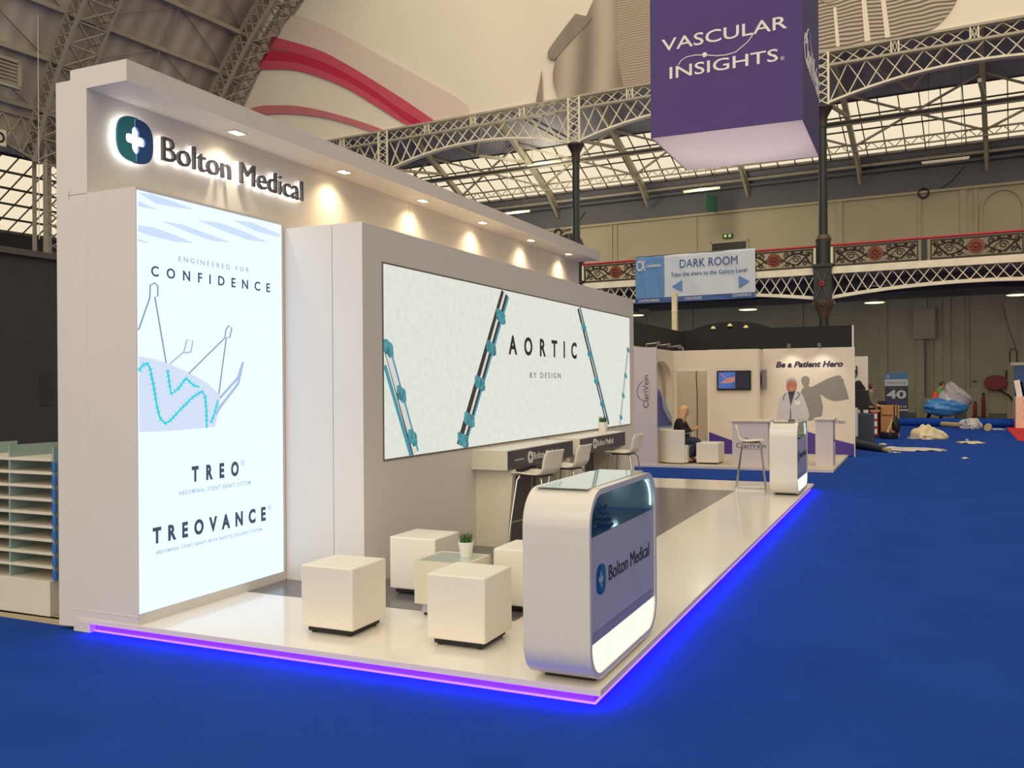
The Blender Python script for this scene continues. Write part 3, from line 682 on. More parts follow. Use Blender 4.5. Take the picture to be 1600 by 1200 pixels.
text('ClariVein', (-.5, 18.197, .79), (1, 0, 0), (0, 0, 1), .5, .10, 'cvink', t, thick=.002, name='mural_lettering')
# blue vein graphic in the alcove
MB().prism([(-3.93, a, b_) for a, b_ in [(14.9, 1.8), (15.5, 1.72), (15.9, 1.66), (16.15, 1.6), (16.45, 1.39), (16.8, 1.15), (17.15, .97), (17.15, .62), (14.9, .6)]], (-.03, 0, 0)).build('vein_graphic', 'veinlight', t)
MB().prism([(-3.928, a, b_) for a, b_ in [(15.0, 1.7), (15.6, 1.62), (16.05, 1.45), (16.3, 1.15), (16.9, .9), (17.1, .75), (15.0, .8)]], (.002, 0, 0)).build('vein_graphic_blue', 'veinblue', t)
MB().tube([(-3.92, 15.85, 1.62), (-3.92, 16.1, 1.45), (-3.92, 16.2, 1.2), (-3.92, 16.7, .92), (-3.92, 17.1, .8)], .02, 6).build('vein_graphic_line', 'veinred', t)

def arm_light(x, y, z, d, label):
    q = thing('booth_spotlight', label, 'light', (x, y, z), group='clip-on spotlights along the booth wall tops')
    MB().tube([(x, y, z), (x, y, z+.07), (x+d[0]*.25, y+d[1]*.25, z+.09)], .012, 6).build('arm', 'chrome', q)
    MB().lathe([(.02, 0), (.045, .02), (.045, .09), (.02, .1)], (x+d[0]*.28, y+d[1]*.28, z+.02), 12).build('lamp_head', 'tvg', q)
for i, (x, y, d, lab) in enumerate(((-3.96, 15.0, (1, 0), 'clip-on spotlight nearest the booth front panel'), (-3.96, 15.9, (1, 0), 'clip-on spotlight in the middle above the arch'), (-3.96, 16.9, (1, 0), 'clip-on spotlight above the far side of the arch'),
                               (-3.75, 17.6, (0, -1), 'clip-on spotlight above the booth doorway'), (-1.25, 18.2, (0, -1), 'clip-on spotlight left of the two over the mural'), (-.55, 18.2, (0, -1), 'clip-on spotlight right of the two over the mural'))):
    arm_light(x, y, 2.6, d, lab)
for x in (-1.2, -.5):
    ld = bpy.data.lights.new('booth_spot_beam', 'SPOT'); ld.energy = 9; ld.color = (1, .93, .8); ld.spot_size = math.radians(110); ld.spot_blend = .8; ld.shadow_soft_size = .05
    lo = bpy.data.objects.new('booth_spot_beam', ld); COL.objects.link(lo); lo.location = (x, 17.85, 2.6); lo.rotation_euler = (math.radians(18), 0, 0)

t = thing('television', 'flat television with blue picture on the booth wall by the doorway', 'television', (-2.5, 17.58, 1.6))
tc_ = box('case', 'tvb', t, (-2.905, -2.09, 17.53, 17.598, 1.608, 2.085), bevel=.005)
box('picture', 'screen', tc_, (-2.87, -2.46, 17.527, 17.531, 1.65, 2.05)); box('picture_dark_half', 'screend', tc_, (-2.45, -2.12, 17.527, 17.531, 1.65, 2.05))
MB().prism([(-2.84, 17.527, 1.78), (-2.7, 17.527, 1.86), (-2.6, 17.527, 1.92), (-2.47, 17.527, 1.94), (-2.47, 17.527, 1.82), (-2.6, 17.527, 1.78)], (0, -.002, 0)).tube([(-2.82, 17.526, 2.02), (-2.74, 17.526, 1.95), (-2.66, 17.526, 1.88)], .012, 5).build('picture_vessel', 'screeno', tc_)
t = thing('television', 'television seen edge-on on the booth return wall', 'television', (-1.86, 18.0, 1.6))
box('case', 'tvg', t, (-1.86, -1.80, 17.72, 18.12, 1.615, 2.1), bevel=.005)
box('wall_bracket', 'black', t, (-1.9, -1.86, 17.82, 18.02, 1.75, 1.95))

t = thing('reception_counter', 'white reception counter with plum lettering at the booth front', 'counter', (-1.6, 14.6, F))
box('body', 'boothl', t, (-1.965, -1.24, 14.42, 14.8, F, .97)); box('worktop', 'booth', t, (-2.0, -1.17, 14.38, 14.86, .97, 1.01), bevel=.004)
text('ClariVein', (-1.88, 14.417, .43), (1, 0, 0), (0, 0, 1), .60, .10, 'cvink', t, thick=.002)
MB().tube([(-1.62+.09*math.cos(a)-.05, 14.415, .55+.085*math.sin(a)) for a in [PI*i/10 for i in range(11)]], .005, 5).build('logo_arc', 'cvink', t)
MB().box(-1.8, -1.35, 14.415, 14.419, .405, .41).build('logo_underline', 'cvink', t)
t = thing('plinth_counter', 'narrow white plinth counter at the right corner of the booth', 'counter', (-.17, 15.1, F))
box('body', 'boothl', t, (-.355, -.01, 14.92, 15.5, F, 1.0)); box('foot', 'booth', t, (-.335, -.03, 14.94, 15.48, F, F+.05)); box('worktop', 'booth', t, (-.385, .02, 14.88, 15.56, 1.0, 1.04), bevel=.004)
text('ClariVein', (-.008, 15.02, .55), (0, 1, 0), (0, 0, 1), .38, .06, 'cvink', t, thick=.002)
t = thing('square_ottoman', 'white square ottoman before the seated woman', 'ottoman', (-2.5, 14.95, F))
box('cushion_body', 'leather', t, (-2.765, -2.29, 14.6, 15.25, F+.03, .5), bevel=.015, seg=3); box('foot', 'black', t, (-2.72, -2.33, 14.65, 15.2, F, F+.03))
t = thing('tub_chair', 'white leather tub armchair with a woman sitting in it', 'armchair', (-3.15, 14.85, F))
cx, cy = -3.2, 14.85
def tub(a, b_):
    ang = math.radians(60+a*240); r0 = .42
    return (cx+r0*1.0*math.cos(ang), cy+r0*1.0*math.sin(ang), F+b_*.74)
ou = [(cx+.22, cy+.43)]+[(cx-.02+.42*math.cos(math.radians(a)), cy+.43*math.sin(math.radians(a))) for a in range(90, 271, 12)]+[(cx+.22, cy-.43)]
inn = [(cx+.22, cy-.33)]+[(cx-.02+.31*math.cos(math.radians(a)), cy+.33*math.sin(math.radians(a))) for a in range(270, 89, -12)]+[(cx+.22, cy+.33)]
MB().prism([(a, b_, F+.02) for a, b_ in ou+inn], (0, 0, .71)).build('backrest', 'leather', t, bevel=.02, seg=3)
box('seat', 'leather', t, (cx-.3, cx+.26, cy-.325, cy+.325, F+.02, F+.40), bevel=.02)
t = thing('black_partition', 'long black cloth partition standing behind the white booth', 'partition', (-2, 20, 0))
box('rear_panel', 'blackwall', t, (-4.3, .06, 19.9, 20, 0, 3.24)); box('side_panel', 'blackwall', t, (-4.4, -4.3, 14.9, 20, 0, 3.2))
t = thing('aluminium_post', 'thin pale aluminium post at the right edge of the black partition', 'post', (.15, 19.85, 0)); box('shaft', 'wprint', t, (.06, .1, 19.9, 19.94, 0, 3.24)); box('foot_plate', 'wprint', t, (.04, .12, 19.88, 19.96, 0, .01))
t = thing('cream_post', 'square cream post rising in front of the dark room banner', 'post', (-4.8, 21, 0)); box('shaft', 'cream', t, (-4.88, -4.74, 20.95, 21.09, 0, 4.41)); box('cap', 'wprint', t, (-4.885, -4.735, 20.945, 21.095, 3.86, 3.9))
t = thing('domed_canopy', 'low black domed canopy with small lamps behind the black partition', 'canopy', (-4.1, 26.5, 0))
MB().prism([(-4.15+1.5*math.cos(a), 26, 3.35+.5*math.sin(a)) for a in [PI*i/20 for i in range(21)]], (0, 1.4, 0)).build('dome', 'blackwall', t)
box('support_box', 'blackwall', t, (-5.6, -2.7, 26, 27.4, 0, 3.35))
for x, z in ((-4.718, 3.62), (-4.16, 3.69), (-3.632, 3.62)): MB().lathe([(.09, 0), (.07, .05), (.03, .09)], (x, 25.93, z), 12).build('lamp', 'yellow', t, smooth=True)
t = thing('black_camera_post', 'thin black post with a flat head left of the cream post', 'post', (-6.3, 22, 0))
box('shaft', 'black', t, (-5.95, -5.92, 22, 22.03, 0, 4.0)); box('head', 'black', t, (-6.15, -5.85, 21.95, 22.08, 3.95, 4.05))

# ================================================================ HANGING CUBE
cz = 5.2; t = thing('hanging_cube', 'large purple hanging cube sign with white underside', 'sign', (-.76, 8.6, cz))
x0, x1, y0, y1 = -1.765, .25, 7.57, 9.67
box('front_face', 'purple', t, (x0, x1, y0-.01, y0, cz, 7.8)); box('right_face', 'purple2', t, (x1, x1+.01, y0-.01, y1, cz, 7.8)); box('left_face', 'purple2', t, (x0-.01, x0, y0, y1, cz, 7.8)); box('rear_face', 'purple2', t, (x0, x1, y1, y1+.01, cz, 7.8))
box('underside', 'under', t, (x0, x1, y0, y1, cz+.001, cz+.012))
ld = bpy.data.lights.new('cube_underside_fill', 'SPOT'); ld.energy = 230; ld.color = (1, .93, .92); ld.spot_size = math.radians(120); ld.spot_blend = 1; ld.shadow_soft_size = .2  # unseen lamp added inside the cube to brighten its underside
lo = bpy.data.objects.new('cube_underside_fill', ld); COL.objects.link(lo); lo.parent = t; lo.location = (0, 0, 2.3)
b = MB()
for a, b_ in ((x0, y0), (x1, y0), (x0, y1), (x1, y1)): b.tube([(a, b_, 7.8), ((x0+x1)/2+(a-(x0+x1)/2)*.6, b_, 16)], .01, 5)
b.build('suspension_wire', 'steel', t)
yf = y0-.011; sh = .11/1.6
def slant(s, x, z, w, h, rise): text(s, (x, yf, z), (1, 0, rise), (-.0, 0, 1), w, h, 'wprint', t, thick=.006, bold=.006)
slant('VASCULAR', -1.61, 6.37, 1.68, .17, .03); slant('INSIGHTS', -1.50, 5.98, 1.45, .165, .02)
text('\u00ae', (-.02, yf, 6.01), (1, 0, 0), (0, 0, 1), .05, .05, 'wprint', t, thick=.004)
MB().tube([(x, yf-.003, z) for x, z in [(-1.376, 6.157), (-1.34, 6.21), (-1.263, 6.248), (-1.14, 6.255), (-1.015, 6.239), (-.85, 6.2), (-.718, 6.193), (-.6, 6.21), (-.531, 6.258), (-.44, 6.32), (-.372, 6.407)]], .008, 6).ball((-1.015, yf-.003, 6.24), (.035, .006, .035), 16, 8).build('logo_swash', 'wprint', t)
text('ClariVein', (x1+.011, 7.72, 6.03), (0, 1, 0), (0, 0, 1), 1.85, .42, 'wprint', t, thick=.006, bold=.02)
MB().tube([(x1+.014, 7.9+.75*(i/14), 6.3+.32*math.sin(PI*i/14)) for i in range(15)], .008, 5).build('logo_arc', 'wprint', t)
# ================================================================ THE HALL
H = HALL
BAY = 11.45
def hbox(name, m, a, **k): return MB().box(*a).build(name, m, frame=HALL, **k)
# rear wall: lower part under the gallery, upper part above it
struct(hbox('wall_back', 'hall_low', (-48, 22, 9.5, 9.9, 0, 6.2)))
struct(hbox('wall_back', 'hall_cream', (-48, 22, 9.5, 9.9, 6.2, 11.2)))
struct(hbox('wall_back', 'hall_dark', (-48, 22, 9.5, 9.9, 11.2, 13.2)))
struct(hbox('trim_1', 'hall_cream', (-48, 22, 9.36, 9.5, 11.12, 11.24)))
struct(hbox('trim_2', 'hall_dark', (-48, 22, 9.2, 9.5, 12.4, 12.55)))
struct(hbox('trim_3', 'hall_dark', (-48, 22, 9.05, 9.5, 12.75, 12.85)))
struct(MB().box(26, 26.4, -60, 9.9, 0, 17).build('wall_right', 'hall_cream', frame=HALL, org=(26, -20, 0)))
struct(hbox('baseboard_back', 'hall_dark', (-48, 22, 9.46, 9.5, 0, .25)))
n = 4
for u, w in ((-13.64, .16), (-13.3, .1), (-8.5, .08), (-.88, .28), (2.91, .14), (4.85, .3), (5.4, .14), (-17.9, .2), (-23, .3)):
    struct(hbox('trim_%d' % n, 'hall_cream', (u-w/2, u+w/2, 9.42, 9.5, 6.5, 11.12))); n += 1
for u, w in ((1.2, .35), (2.95, .5), (4.1, .3), (5.0, .12), (6.9, .5), (-3, .5), (-9, .5)):
    struct(hbox('trim_%d' % n, 'hall_low', (u-w/2, u+w/2, 9.38, 9.5, 0, 6.2))); n += 1
# blind arch niche on the upper wall
b = MB(); cu, rz = 6.52, 9.95
b.tube([(cu+.9*math.cos(a), 9.47, rz+1.0*math.sin(a)) for a in [PI*i/24 for i in range(25)]], .07, 8)
b.box(cu-.97, cu-.85, 9.42, 9.5, 8.2, rz).box(cu+.85, cu+.97, 9.42, 9.5, 8.2, rz)
t = tag(b.build('blind_arch', 'hall_cream', frame=HALL), 'round-topped plaster blind arch on the upper wall at far right', 'wall arch')
b = MB(); cu = -16.35
t = thing('arched_window', 'dark round-topped window on the upper wall behind the left iron column', 'window', (cu, 9.4, 8.2), frame=HALL)
MB().prism([(cu-.95, 9.46, 8.2)]+[(cu+.95*math.cos(PI-a), 9.46, 9.9+.95*math.sin(a)) for a in [PI*i/20 for i in range(21)]]+[(cu+.95, 9.46, 8.2)], (0, -.04, 0)).build('pane', 'black', t)
MB().box(cu-.03, cu+.03, 9.38, 9.42, 8.2, 10.85).box(cu-.9, cu+.9, 9.38, 9.42, 9.85, 9.9).build('glazing_bar', 'hall_dark', t)
for u, z, lab in ((-17.07, 10.94, 'dark coil of cable hung on the upper wall beside the arched window'), (3.1, 11.12, 'dark coil of cable hung on the upper wall at right')):
    q = thing('cable_coil', lab, 'cable', (u, 9.4, z), frame=HALL)
    b = MB()
    for k in range(3): b.tube([(u+(.2+.02*k)*math.cos(a), 9.4-.02*k, z+(.2+.02*k)*math.sin(a)) for a in [2*PI*i/18 for i in range(18)]], .035, 6, closed=True)
    b.build('coil', 'black', q)
    MB().tube([(u+.2, 9.4, z), (u+.8, 9.4, z+.15), (u+1.3, 9.42, z+.5), (u+1.8, 9.45, z+1.1)], .02, 5).build('loose_end', 'black', q)
t = thing('gallery_doorway', 'dark doorway on the gallery level behind the dark room banner', 'door', (-6.65, 9.45, 6.5), frame=HALL)
box('opening', 'black', t, (-7.6, -5.7, 9.44, 9.5, 6.5, 9.5)); MB().box(-7.72, -7.6, 9.4, 9.5, 6.5, 9.62).box(-5.7, -5.58, 9.4, 9.5, 6.5, 9.62).box(-7.72, -5.58, 9.4, 9.5, 9.5, 9.62).build('frame', 'hall_cream', t)
t = thing('exit_sign', 'small lit green exit sign above the gallery doorway', 'sign', (-6.71, 9.35, 9.8), frame=HALL)
box('case', 'signg', t, (-6.98, -6.44, 9.36, 9.44, 9.74, 9.98)); MB().box(-6.9, -6.76, 9.35, 9.36, 9.78, 9.94).box(-6.66, -6.52, 9.35, 9.36, 9.78, 9.94).build('lit_symbol', 'exit', t)
t = thing('hanging_exit_sign', 'dark green exit sign hanging below the far fluorescent light', 'sign', (-6.6, 6, 10.7), frame=HALL)
MB().prism([(-6.85, 5.7, 11.55), (-6.4, 6.3, 11.45), (-6.4, 6.3, 10.6), (-6.85, 5.7, 10.7)], (.05, -.03, 0)).build('panel', 'signg', t)
text('EXIT', (-6.79, 5.74, 11.1), (.45, .6, 0), (0, 0, 1), .5, .2, 'exit', t, thick=.01)
MB().tube([(-6.8, 5.75, 11.5), (-6.8, 5.75, 14.56)], .012, 5).tube([(-6.45, 6.25, 11.45), (-6.45, 6.25, 14.3)], .012, 5).build('hanger', 'steel', t)

# gallery floor slab and its steel beams
o = hbox('ceiling', 'hall_dark', (-40, 20, .25, 9.5, 6.22, 6.5)); struct(o)
for i, v in enumerate((1.6, 5.2, 8.6)):
    tag(MB().box(-40, 20, v, v+.25, 5.9, 6.22).build('gallery_beam', 'steel', frame=HALL), ['dark steel beam nearest the gallery front, under its floor', 'dark steel beam along the middle under the gallery floor', 'dark steel beam under the gallery floor next to the wall'][i], 'beam', 'long beams under the gallery')

# balcony bay: railing, arched lattice beam
def lattice(b, u0, u1, n, lo, hi, w, v=0.0, d=.05):
    for i in range(n):
        a, c = u0+(u1-u0)*i/n, u0+(u1-u0)*(i+1)/n
        b.bar((a, v, lo(a)), (c, v, hi(c)), d, w, up=(0, 1, 0)); b.bar((a, v+.03, hi(a)), (c, v+.03, lo(c)), d, w, up=(0, 1, 0))
def chord(b, u0, u1, n, f, h, v0, v1):
    for i in range(n):
        a, c = u0+(u1-u0)*i/n, u0+(u1-u0)*(i+1)/n
        b.add([(a, v0, f(a)-h/2), (c, v0, f(c)-h/2), (c, v0, f(c)+h/2), (a, v0, f(a)+h/2), (a, v1, f(a)-h/2), (c, v1, f(c)-h/2), (c, v1, f(c)+h/2), (a, v1, f(a)+h/2)],
              [(0, 1, 2, 3), (7, 6, 5, 4), (0, 4, 5, 1), (3, 2, 6, 7)])
def scroll_panel(t, a, c):
    m_ = (a+c)/2
    b = MB()
    b.box(a, c, -.03, .03, 6.62, 6.72).box(a, c, -.03, .03, 7.38, 7.45).box(a, a+.05, -.03, .03, 6.68, 7.42).box(c-.05, c, -.03, .03, 6.68, 7.42)
    for sg in (-1, 1):
        def P(x, z): return (m_+sg*x, 0, z)
        hw = (c-a)/2
        b.tube([P(.3, 6.95), P(.6, 7.2), P(.95, 7.3), P(1.3, 7.2), P(hw-.1, 6.8)], .045, 5)
        b.tube([P(.3, 7.1), P(.6, 6.9), P(1.0, 6.78), P(hw-.1, 7.3)], .034, 5)
        for cx, cz, r in ((.52, 7.24, .13), (.58, 6.84, .12), (.95, 7.05, .17), (1.3, 6.86, .12), (1.42, 7.22, .14), (1.15, 7.3, .08), (.78, 7.32, .07), (.82, 6.78, .07)):
            if cx+r > hw-.03: continue
            b.tube([P(cx+r*(1-i/16)*math.cos(i*.72), cz+r*(1-i/16)*math.sin(i*.72)) for i in range(14)], .026, 4)
        for k in range(12):
            x = .38+k*(hw-.5)/12; z = 6.76+.5*((k*37) % 17)/17
            b.tube([P(x, z), P(x+.06, z+.07), P(x+.13, z+.05)], .02, 4)
    b.build('scrollwork_panel', 'scroll', t)
    b = MB()
    b.prism([(m_+.3*math.cos(2*PI*i/24), -.04, 7.07+.3*math.sin(2*PI*i/24)) for i in range(24)], (0, .08, 0))
    for k in range(8): b.ball((m_+.15*math.cos(k*PI/4), -.05, 7.07+.15*math.sin(k*PI/4)), (.06, .04, .06), 8, 6)
    b.ball((m_, -.05, 7.07), (.08, .05, .08), 8, 6)
    b.build('medallion', 'rust', t)
def balcony(u0, label):
    t = thing('balcony_railing', label, 'railing', (u0+BAY/2, 0, 6.61), frame=HALL, group='ornate gallery railings, one per bay')
    MB().tube([(u0+.2, -.02, 7.53), (u0+BAY-.2, -.02, 7.53)], .055, 8).build('handrail', 'rail', t)
    for k in range(3):
        a = u0+.42+k*3.68; scroll_panel(t, a, a+3.24)
        if k: MB().box(a-.33, a-.12, -.05, .06, 6.62, 7.48).build('post', 'colg', t)
    MB().box(u0+.25, u0+.38, -.03, .03, 6.62, 7.48).build('end_post', 'iron', t); MB().box(u0+BAY-.38, u0+BAY-.25, -.03, .03, 6.62, 7.48).build('end_post', 'iron', t)
    return t
def gbeam(u0, label):
    t = thing('gallery_arch_beam', label, 'beam', (u0+BAY/2, 0, 5.3), frame=HALL, group='cream arched lattice beams under the gallery railing')
    m_ = u0+BAY/2
    lo = lambda u: 5.72-.42*abs((u-m_)/(BAY/2))**2
    MB().box(u0+.3, u0+BAY-.3, -.14, .14, 6.33, 6.62).build('top_flange', 'iron', t)
    b = MB(); chord(b, u0+.3, u0+BAY-.3, 20, lo, .14, -.1, .1); b.build('arched_chord', 'iron', t)
    b = MB(); lattice(b, u0+.35, u0+BAY-.35, 23, lambda u: lo(u)+.06, lambda u: 6.34, .085, d=.03); b.build('lattice', 'iron', t)
    return t
names = ['bay behind the dark room banner', 'bay at the right edge of the view', 'bay left of the dark room banner, mostly hidden', 'bay furthest left, hidden by the big stand']
B0 = balcony(-BAY, 'ornate scroll railing with red handrail, '+names[0]); G0 = gbeam(-BAY, 'cream arched lattice beam, '+names[0])
dup(B0, (BAY, 0, 0), 'ornate scroll railing with red handrail, '+names[1]); dup(G0, (BAY, 0, 0), 'cream arched lattice beam, '+names[1])
dup(B0, (-BAY, 0, 0), 'ornate scroll railing with red handrail, '+names[2]); dup(G0, (-BAY, 0, 0), 'cream arched lattice beam, '+names[2])

# upper truss bay
def truss(u0, label):
    t = thing('roof_lattice_truss', label, 'truss', (u0+BAY/2, 0, 13.4), frame=HALL, group='cream lattice trusses on top of the iron columns')
    m_ = u0+BAY/2
    lo = lambda u: 14.28-.86*abs((u-m_)/(BAY/2))**2
    MB().box(u0, u0+BAY, -.2, .2, 15.58, 15.68).box(u0, u0+BAY, -.16, .1, 15.02, 15.12).build('top_chords', 'iron_g', t)
    b = MB(); chord(b, u0+.3, u0+BAY-.3, 20, lo, .09, -.16, .16); b.build('arched_chord', 'iron', t)
    b = MB(); lattice(b, u0+.3, u0+BAY-.3, 17, lambda u: 15.1, lambda u: 15.6, .08, d=.03); b.build('upper_lattice', 'iron', t)
    b = MB(); lattice(b, u0+.3, u0+BAY-.3, 15, lambda u: lo(u)+.03, lambda u: 15.05, .085, d=.03); b.build('lower_lattice', 'iron', t)
    for k in range(5):
        a = u0+(k)*BAY/4-.17
        if k in (0, 4): continue
        b = MB().box(a, a+.05, -.18, -.12, 15.1, 15.6).box(a+.29, a+.34, -.18, -.12, 15.1, 15.6); lattice(b, a+.04, a+.3, 2, lambda u: 15.12, lambda u: 15.58, .04, v=-.15, d=.02); b.build('panel_post', 'iron', t)
    return t
T0 = truss(-BAY, 'cream arched lattice truss, bay with the purple cube before it')
dup(T0, (BAY, 0, 0), 'cream arched lattice truss at the right edge of the view'); dup(T0, (-BAY, 0, 0), 'cream arched lattice truss between the canopy and the left iron column'); dup(T0, (-2*BAY, 0, 0), 'cream lattice truss furthest left above the canopy')
def column(u, label, lower=True):
    t = thing('iron_column', label, 'column', (u, 0, 0), frame=HALL, group='tall dark green iron columns of the gallery')
    MB().lathe([(.2, 0), (.19, 4.6)], (u, 0, 0), 20).build('lower_shaft', 'colg', t, smooth=True)
    b = MB().lathe([(.2, 4.5), (.24, 4.6), (.26, 4.75), (.4, 5.0), (.45, 5.15), (.45, 5.22)], (u, 0, 0), 20)
    for k in range(8): b.ball((u+.33*math.cos(k*PI/4), .33*math.sin(k*PI/4), 5.02), .09, 8, 6)
    b.build('lower_capital', 'gold', t, smooth=True)
    b = MB().box(u-.36, u+.36, -.3, .3, 5.2, 6.7).box(u-.42, u+.42, -.36, .36, 6.6, 6.75).lathe([(.3, 6.7), (.3, 7.75), (.24, 7.95)], (u, 0, 0), 20); b.build('base_block', 'colg', t, bevel=.02)
    b = MB()
    for s_ in (-1, 1): b.bar((u-.26*s_, -.33, 5.3), (u+.26*s_, -.33, 6.5), .05, .04)
    b.build('cross_ornament', 'steel', t)
    b = MB()
    for k in range(6): b.ball((u+.07*math.cos(k*PI/3), -.36, 5.9+.07*math.sin(k*PI/3)), .05, 8, 6)
    b.build('rosette', 'rail', t, smooth=True)
    MB().lathe([(.3, 7.72), (.33, 7.8), (.26, 7.98)], (u, 0, 0), 20).build('collar', 'gold', t, smooth=True)
    MB().lathe([(.185, 7.9), (.17, 12.6)], (u, 0, 0), 20).build('upper_shaft', 'colg', t, smooth=True)
    MB().lathe([(.19, 12.5), (.2, 12.6), (.19, 12.7), (.22, 12.95), (.38, 13.25), (.42, 13.3), (.42, 13.38)], (u, 0, 0), 20).build('capital', 'scroll', t, smooth=True)
    b = MB().box(u-.33, u-.25, -.24, -.16, 13.38, 15.6).box(u+.25, u+.33, -.24, -.16, 13.38, 15.6)
    lattice_v = [13.42+.36*i for i in range(7)]
    for z0, z1 in zip(lattice_v[:-1], lattice_v[1:]):
        b.bar((u-.28, -.2, z0), (u+.28, -.2, z1), .04, .03, up=(0, 1, 0)); b.bar((u+.28, -.2, z0), (u-.28, -.2, z1), .04, .03, up=(0, 1, 0))
    b.build('lattice_pier', 'iron', t)
    return t
C0 = column(-BAY, 'tall dark green iron column rising behind the canopy end'); dup(C0, (BAY, 0, 0), 'tall dark green iron column beside the purple cube'); dup(C0, (-BAY, 0, 0), 'tall dark green iron column hidden behind the big stand')

# aisle roof
def zr(v): return 17.5-.511*v
b = MB()
def slab(b, u0, u1, v0, v1, th=.12):
    b.add([(u0, v0, zr(v0)), (u1, v0, zr(v0)), (u1, v1, zr(v1)), (u0, v1, zr(v1)), (u0, v0, zr(v0)+th), (u1, v0, zr(v0)+th), (u1, v1, zr(v1)+th), (u0, v1, zr(v1)+th)], [(0, 1, 2, 3), (7, 6, 5, 4), (0, 4, 5, 1), (1, 5, 6, 2), (2, 6, 7, 3), (3, 7, 4, 0)])
slab(b, -46, 20, .2, 5.1); slab(b, -46, 20, 8.6, 9.9); struct(b.build('ceiling', mat('aisle_roof_boards', (150, 148, 156), .9), frame=HALL, org=(0, 5, 13)))
t = thing('aisle_skylight', 'long glazed roof strip above the rear gallery', 'skylight', (-14, 6.3, 13.7), frame=HALL)
b = MB(); b.add([(-46, 5.0, zr(5.0)), (20, 5.0, zr(5.0)), (20, 8.6, zr(8.6)), (-46, 8.6, zr(8.6))], [(0, 1, 2, 3)]); b.build('glazing', 'sky_glass', t)
b = MB()
for k in range(75):
    u = -46+k*.88; b.bar((u, 4.95, zr(4.95)), (u, 8.65, zr(8.65)), .045, .06)
for v in (5.0, 5.9, 6.8, 7.7, 8.6): b.bar((-46, v, zr(v)-.03), (20, v, zr(v)-.03), .06, .07)
b.build('glazing_bars', 'sheer', t)
raf = None
k = 0
def rafter(u, label):
    t = thing('roof_rafter', label, 'rafter', (u, 4.5, 13.5), frame=HALL, group='sloping roof rafters over the rear gallery')
    MB().bar((u, .3, zr(.3)-.45), (u, 9.4, zr(9.4)-.2), .22, .3).build('main_beam', 'iron_g', t)
    MB().bar((u, .3, 13.6), (u, 5.5, zr(5.5)-.3), .14, .14).build('strut', 'iron_g', t)
    b = MB(); b.bar((u, 9.3, 11.9), (u, 7.2, zr(7.2)-.2), .12, .14); b.build('brace', 'iron_g', t)
    b = MB(); b.bar((u, 1.0, zr(1)-.3), (u+2.86, 4.6, zr(4.6)-.25), .1, .1); b.bar((u+5.72, 1.0, zr(1)-.3), (u+2.86, 4.6, zr(4.6)-.25), .1, .1)
    b.bar((u, 4.2, zr(4.2)-.3), (u+5.7, 7.4, zr(7.4)-.35), .09, .09); b.bar((u+5.7, 4.2, zr(4.2)-.3), (u, 7.4, zr(7.4)-.35), .09, .09); b.build('cross_braces', 'rod_iron', t)
    return t
R0 = rafter(.15, 'sloping iron roof rafter beside the purple cube'); 
for i, (k, lab) in enumerate(((1, 'sloping iron roof rafter near the right edge of the view'), (-1, 'sloping iron roof rafter hidden behind the purple cube'), (-2, 'sloping iron roof rafter at the left iron column'), (-3, 'sloping iron roof rafter mid-bay left of the left iron column'), (-4, 'sloping iron roof rafter just above the canopy'), (-5, 'sloping iron roof rafter furthest left over the rear gallery'))):
    dup(R0, (5.725*k, 0, 0), lab)
t = thing('lattice_girder', 'long low lattice girder under the rear skylight', 'girder', (-14, 7.5, 13.1), frame=HALL)
MB().bar((-40, 7.5, 13.5), (20, 7.5, 13.5), .1, .06).bar((-40, 7.5, 13.15), (20, 7.5, 13.15), .1, .06).build('chords', 'iron_g', t)
b = MB()
for i in range(170):
    u = -40+i*.353; b.bar((u, 7.5, 13.15 if i % 2 else 13.5), (u+.353, 7.5, 13.5 if i % 2 else 13.15), .04, .03, up=(0, 1, 0))
b.build('zigzag_lacing', 'iron_g', t)
t = thing('steel_beam', 'dark steel beam crossing the rear skylight lengthwise', 'beam', (-14, 5.6, 14.2), frame=HALL); MB().bar((-40, 5.6, 14.2), (20, 5.6, 14.2), .16, .04).bar((-40, 5.6, 14.0), (20, 5.6, 14.0), .16, .04).build('flanges', 'iron_g', t); MB().bar((-40, 5.6, 14.1), (20, 5.6, 14.1), .05, .18).build('web', 'steel', t)
t = thing('wall_pipe', 'long pale pipe along the top of the rear wall', 'pipe', (-14, 8.9, 12.6), frame=HALL); MB().tube([(-40, 8.9, 12.72), (20, 8.9, 12.72)], .08, 8).build('pipe', 'iron_g', t)
def fluo(u0, u1, v, z, lab, on=True):
    t = thing('fluorescent_light', lab, 'light', ((u0+u1)/2, v, z), frame=HALL, group='fluorescent tube lights under the gallery roof')
    MB().box(u0, u1, v-.05, v+.05, z+.04, z+.1).build('housing', 'iron', t); MB().tube([(u0+.03, v, z+.015), (u1-.03, v, z+.015)], .035, 8).build('tube', 'tubel' if on else 'iron', t)
    if on:
        ld = bpy.data.lights.new('tube_glow', 'POINT'); ld.energy = 260; ld.color = (1, .90, .66); ld.shadow_soft_size = .25; lo = bpy.data.objects.new('tube_glow', ld); COL.objects.link(lo); lo.parent = t; lo.location = (0, 0, -.2)
    MB().tube([(u0+.3, v, z+.1), (u0+.3, v, 15.47)], .01, 4).tube([(u1-.3, v, z+.1), (u1-.3, v, 15.47)], .01, 4).build('hanger', 'steel', t)
fluo(-7.41, -5.55, 4, 11.33, 'lit fluorescent light under the purple cube'); fluo(-16.25, -14.18, 4, 13.75, 'lit fluorescent light high against the skylight'); fluo(-17.84, -16.11, 4, 11.25, 'lit fluorescent light just above the canopy edge'); fluo(3.47, 5.36, 4, 11.38, 'unlit fluorescent light at upper right', False)
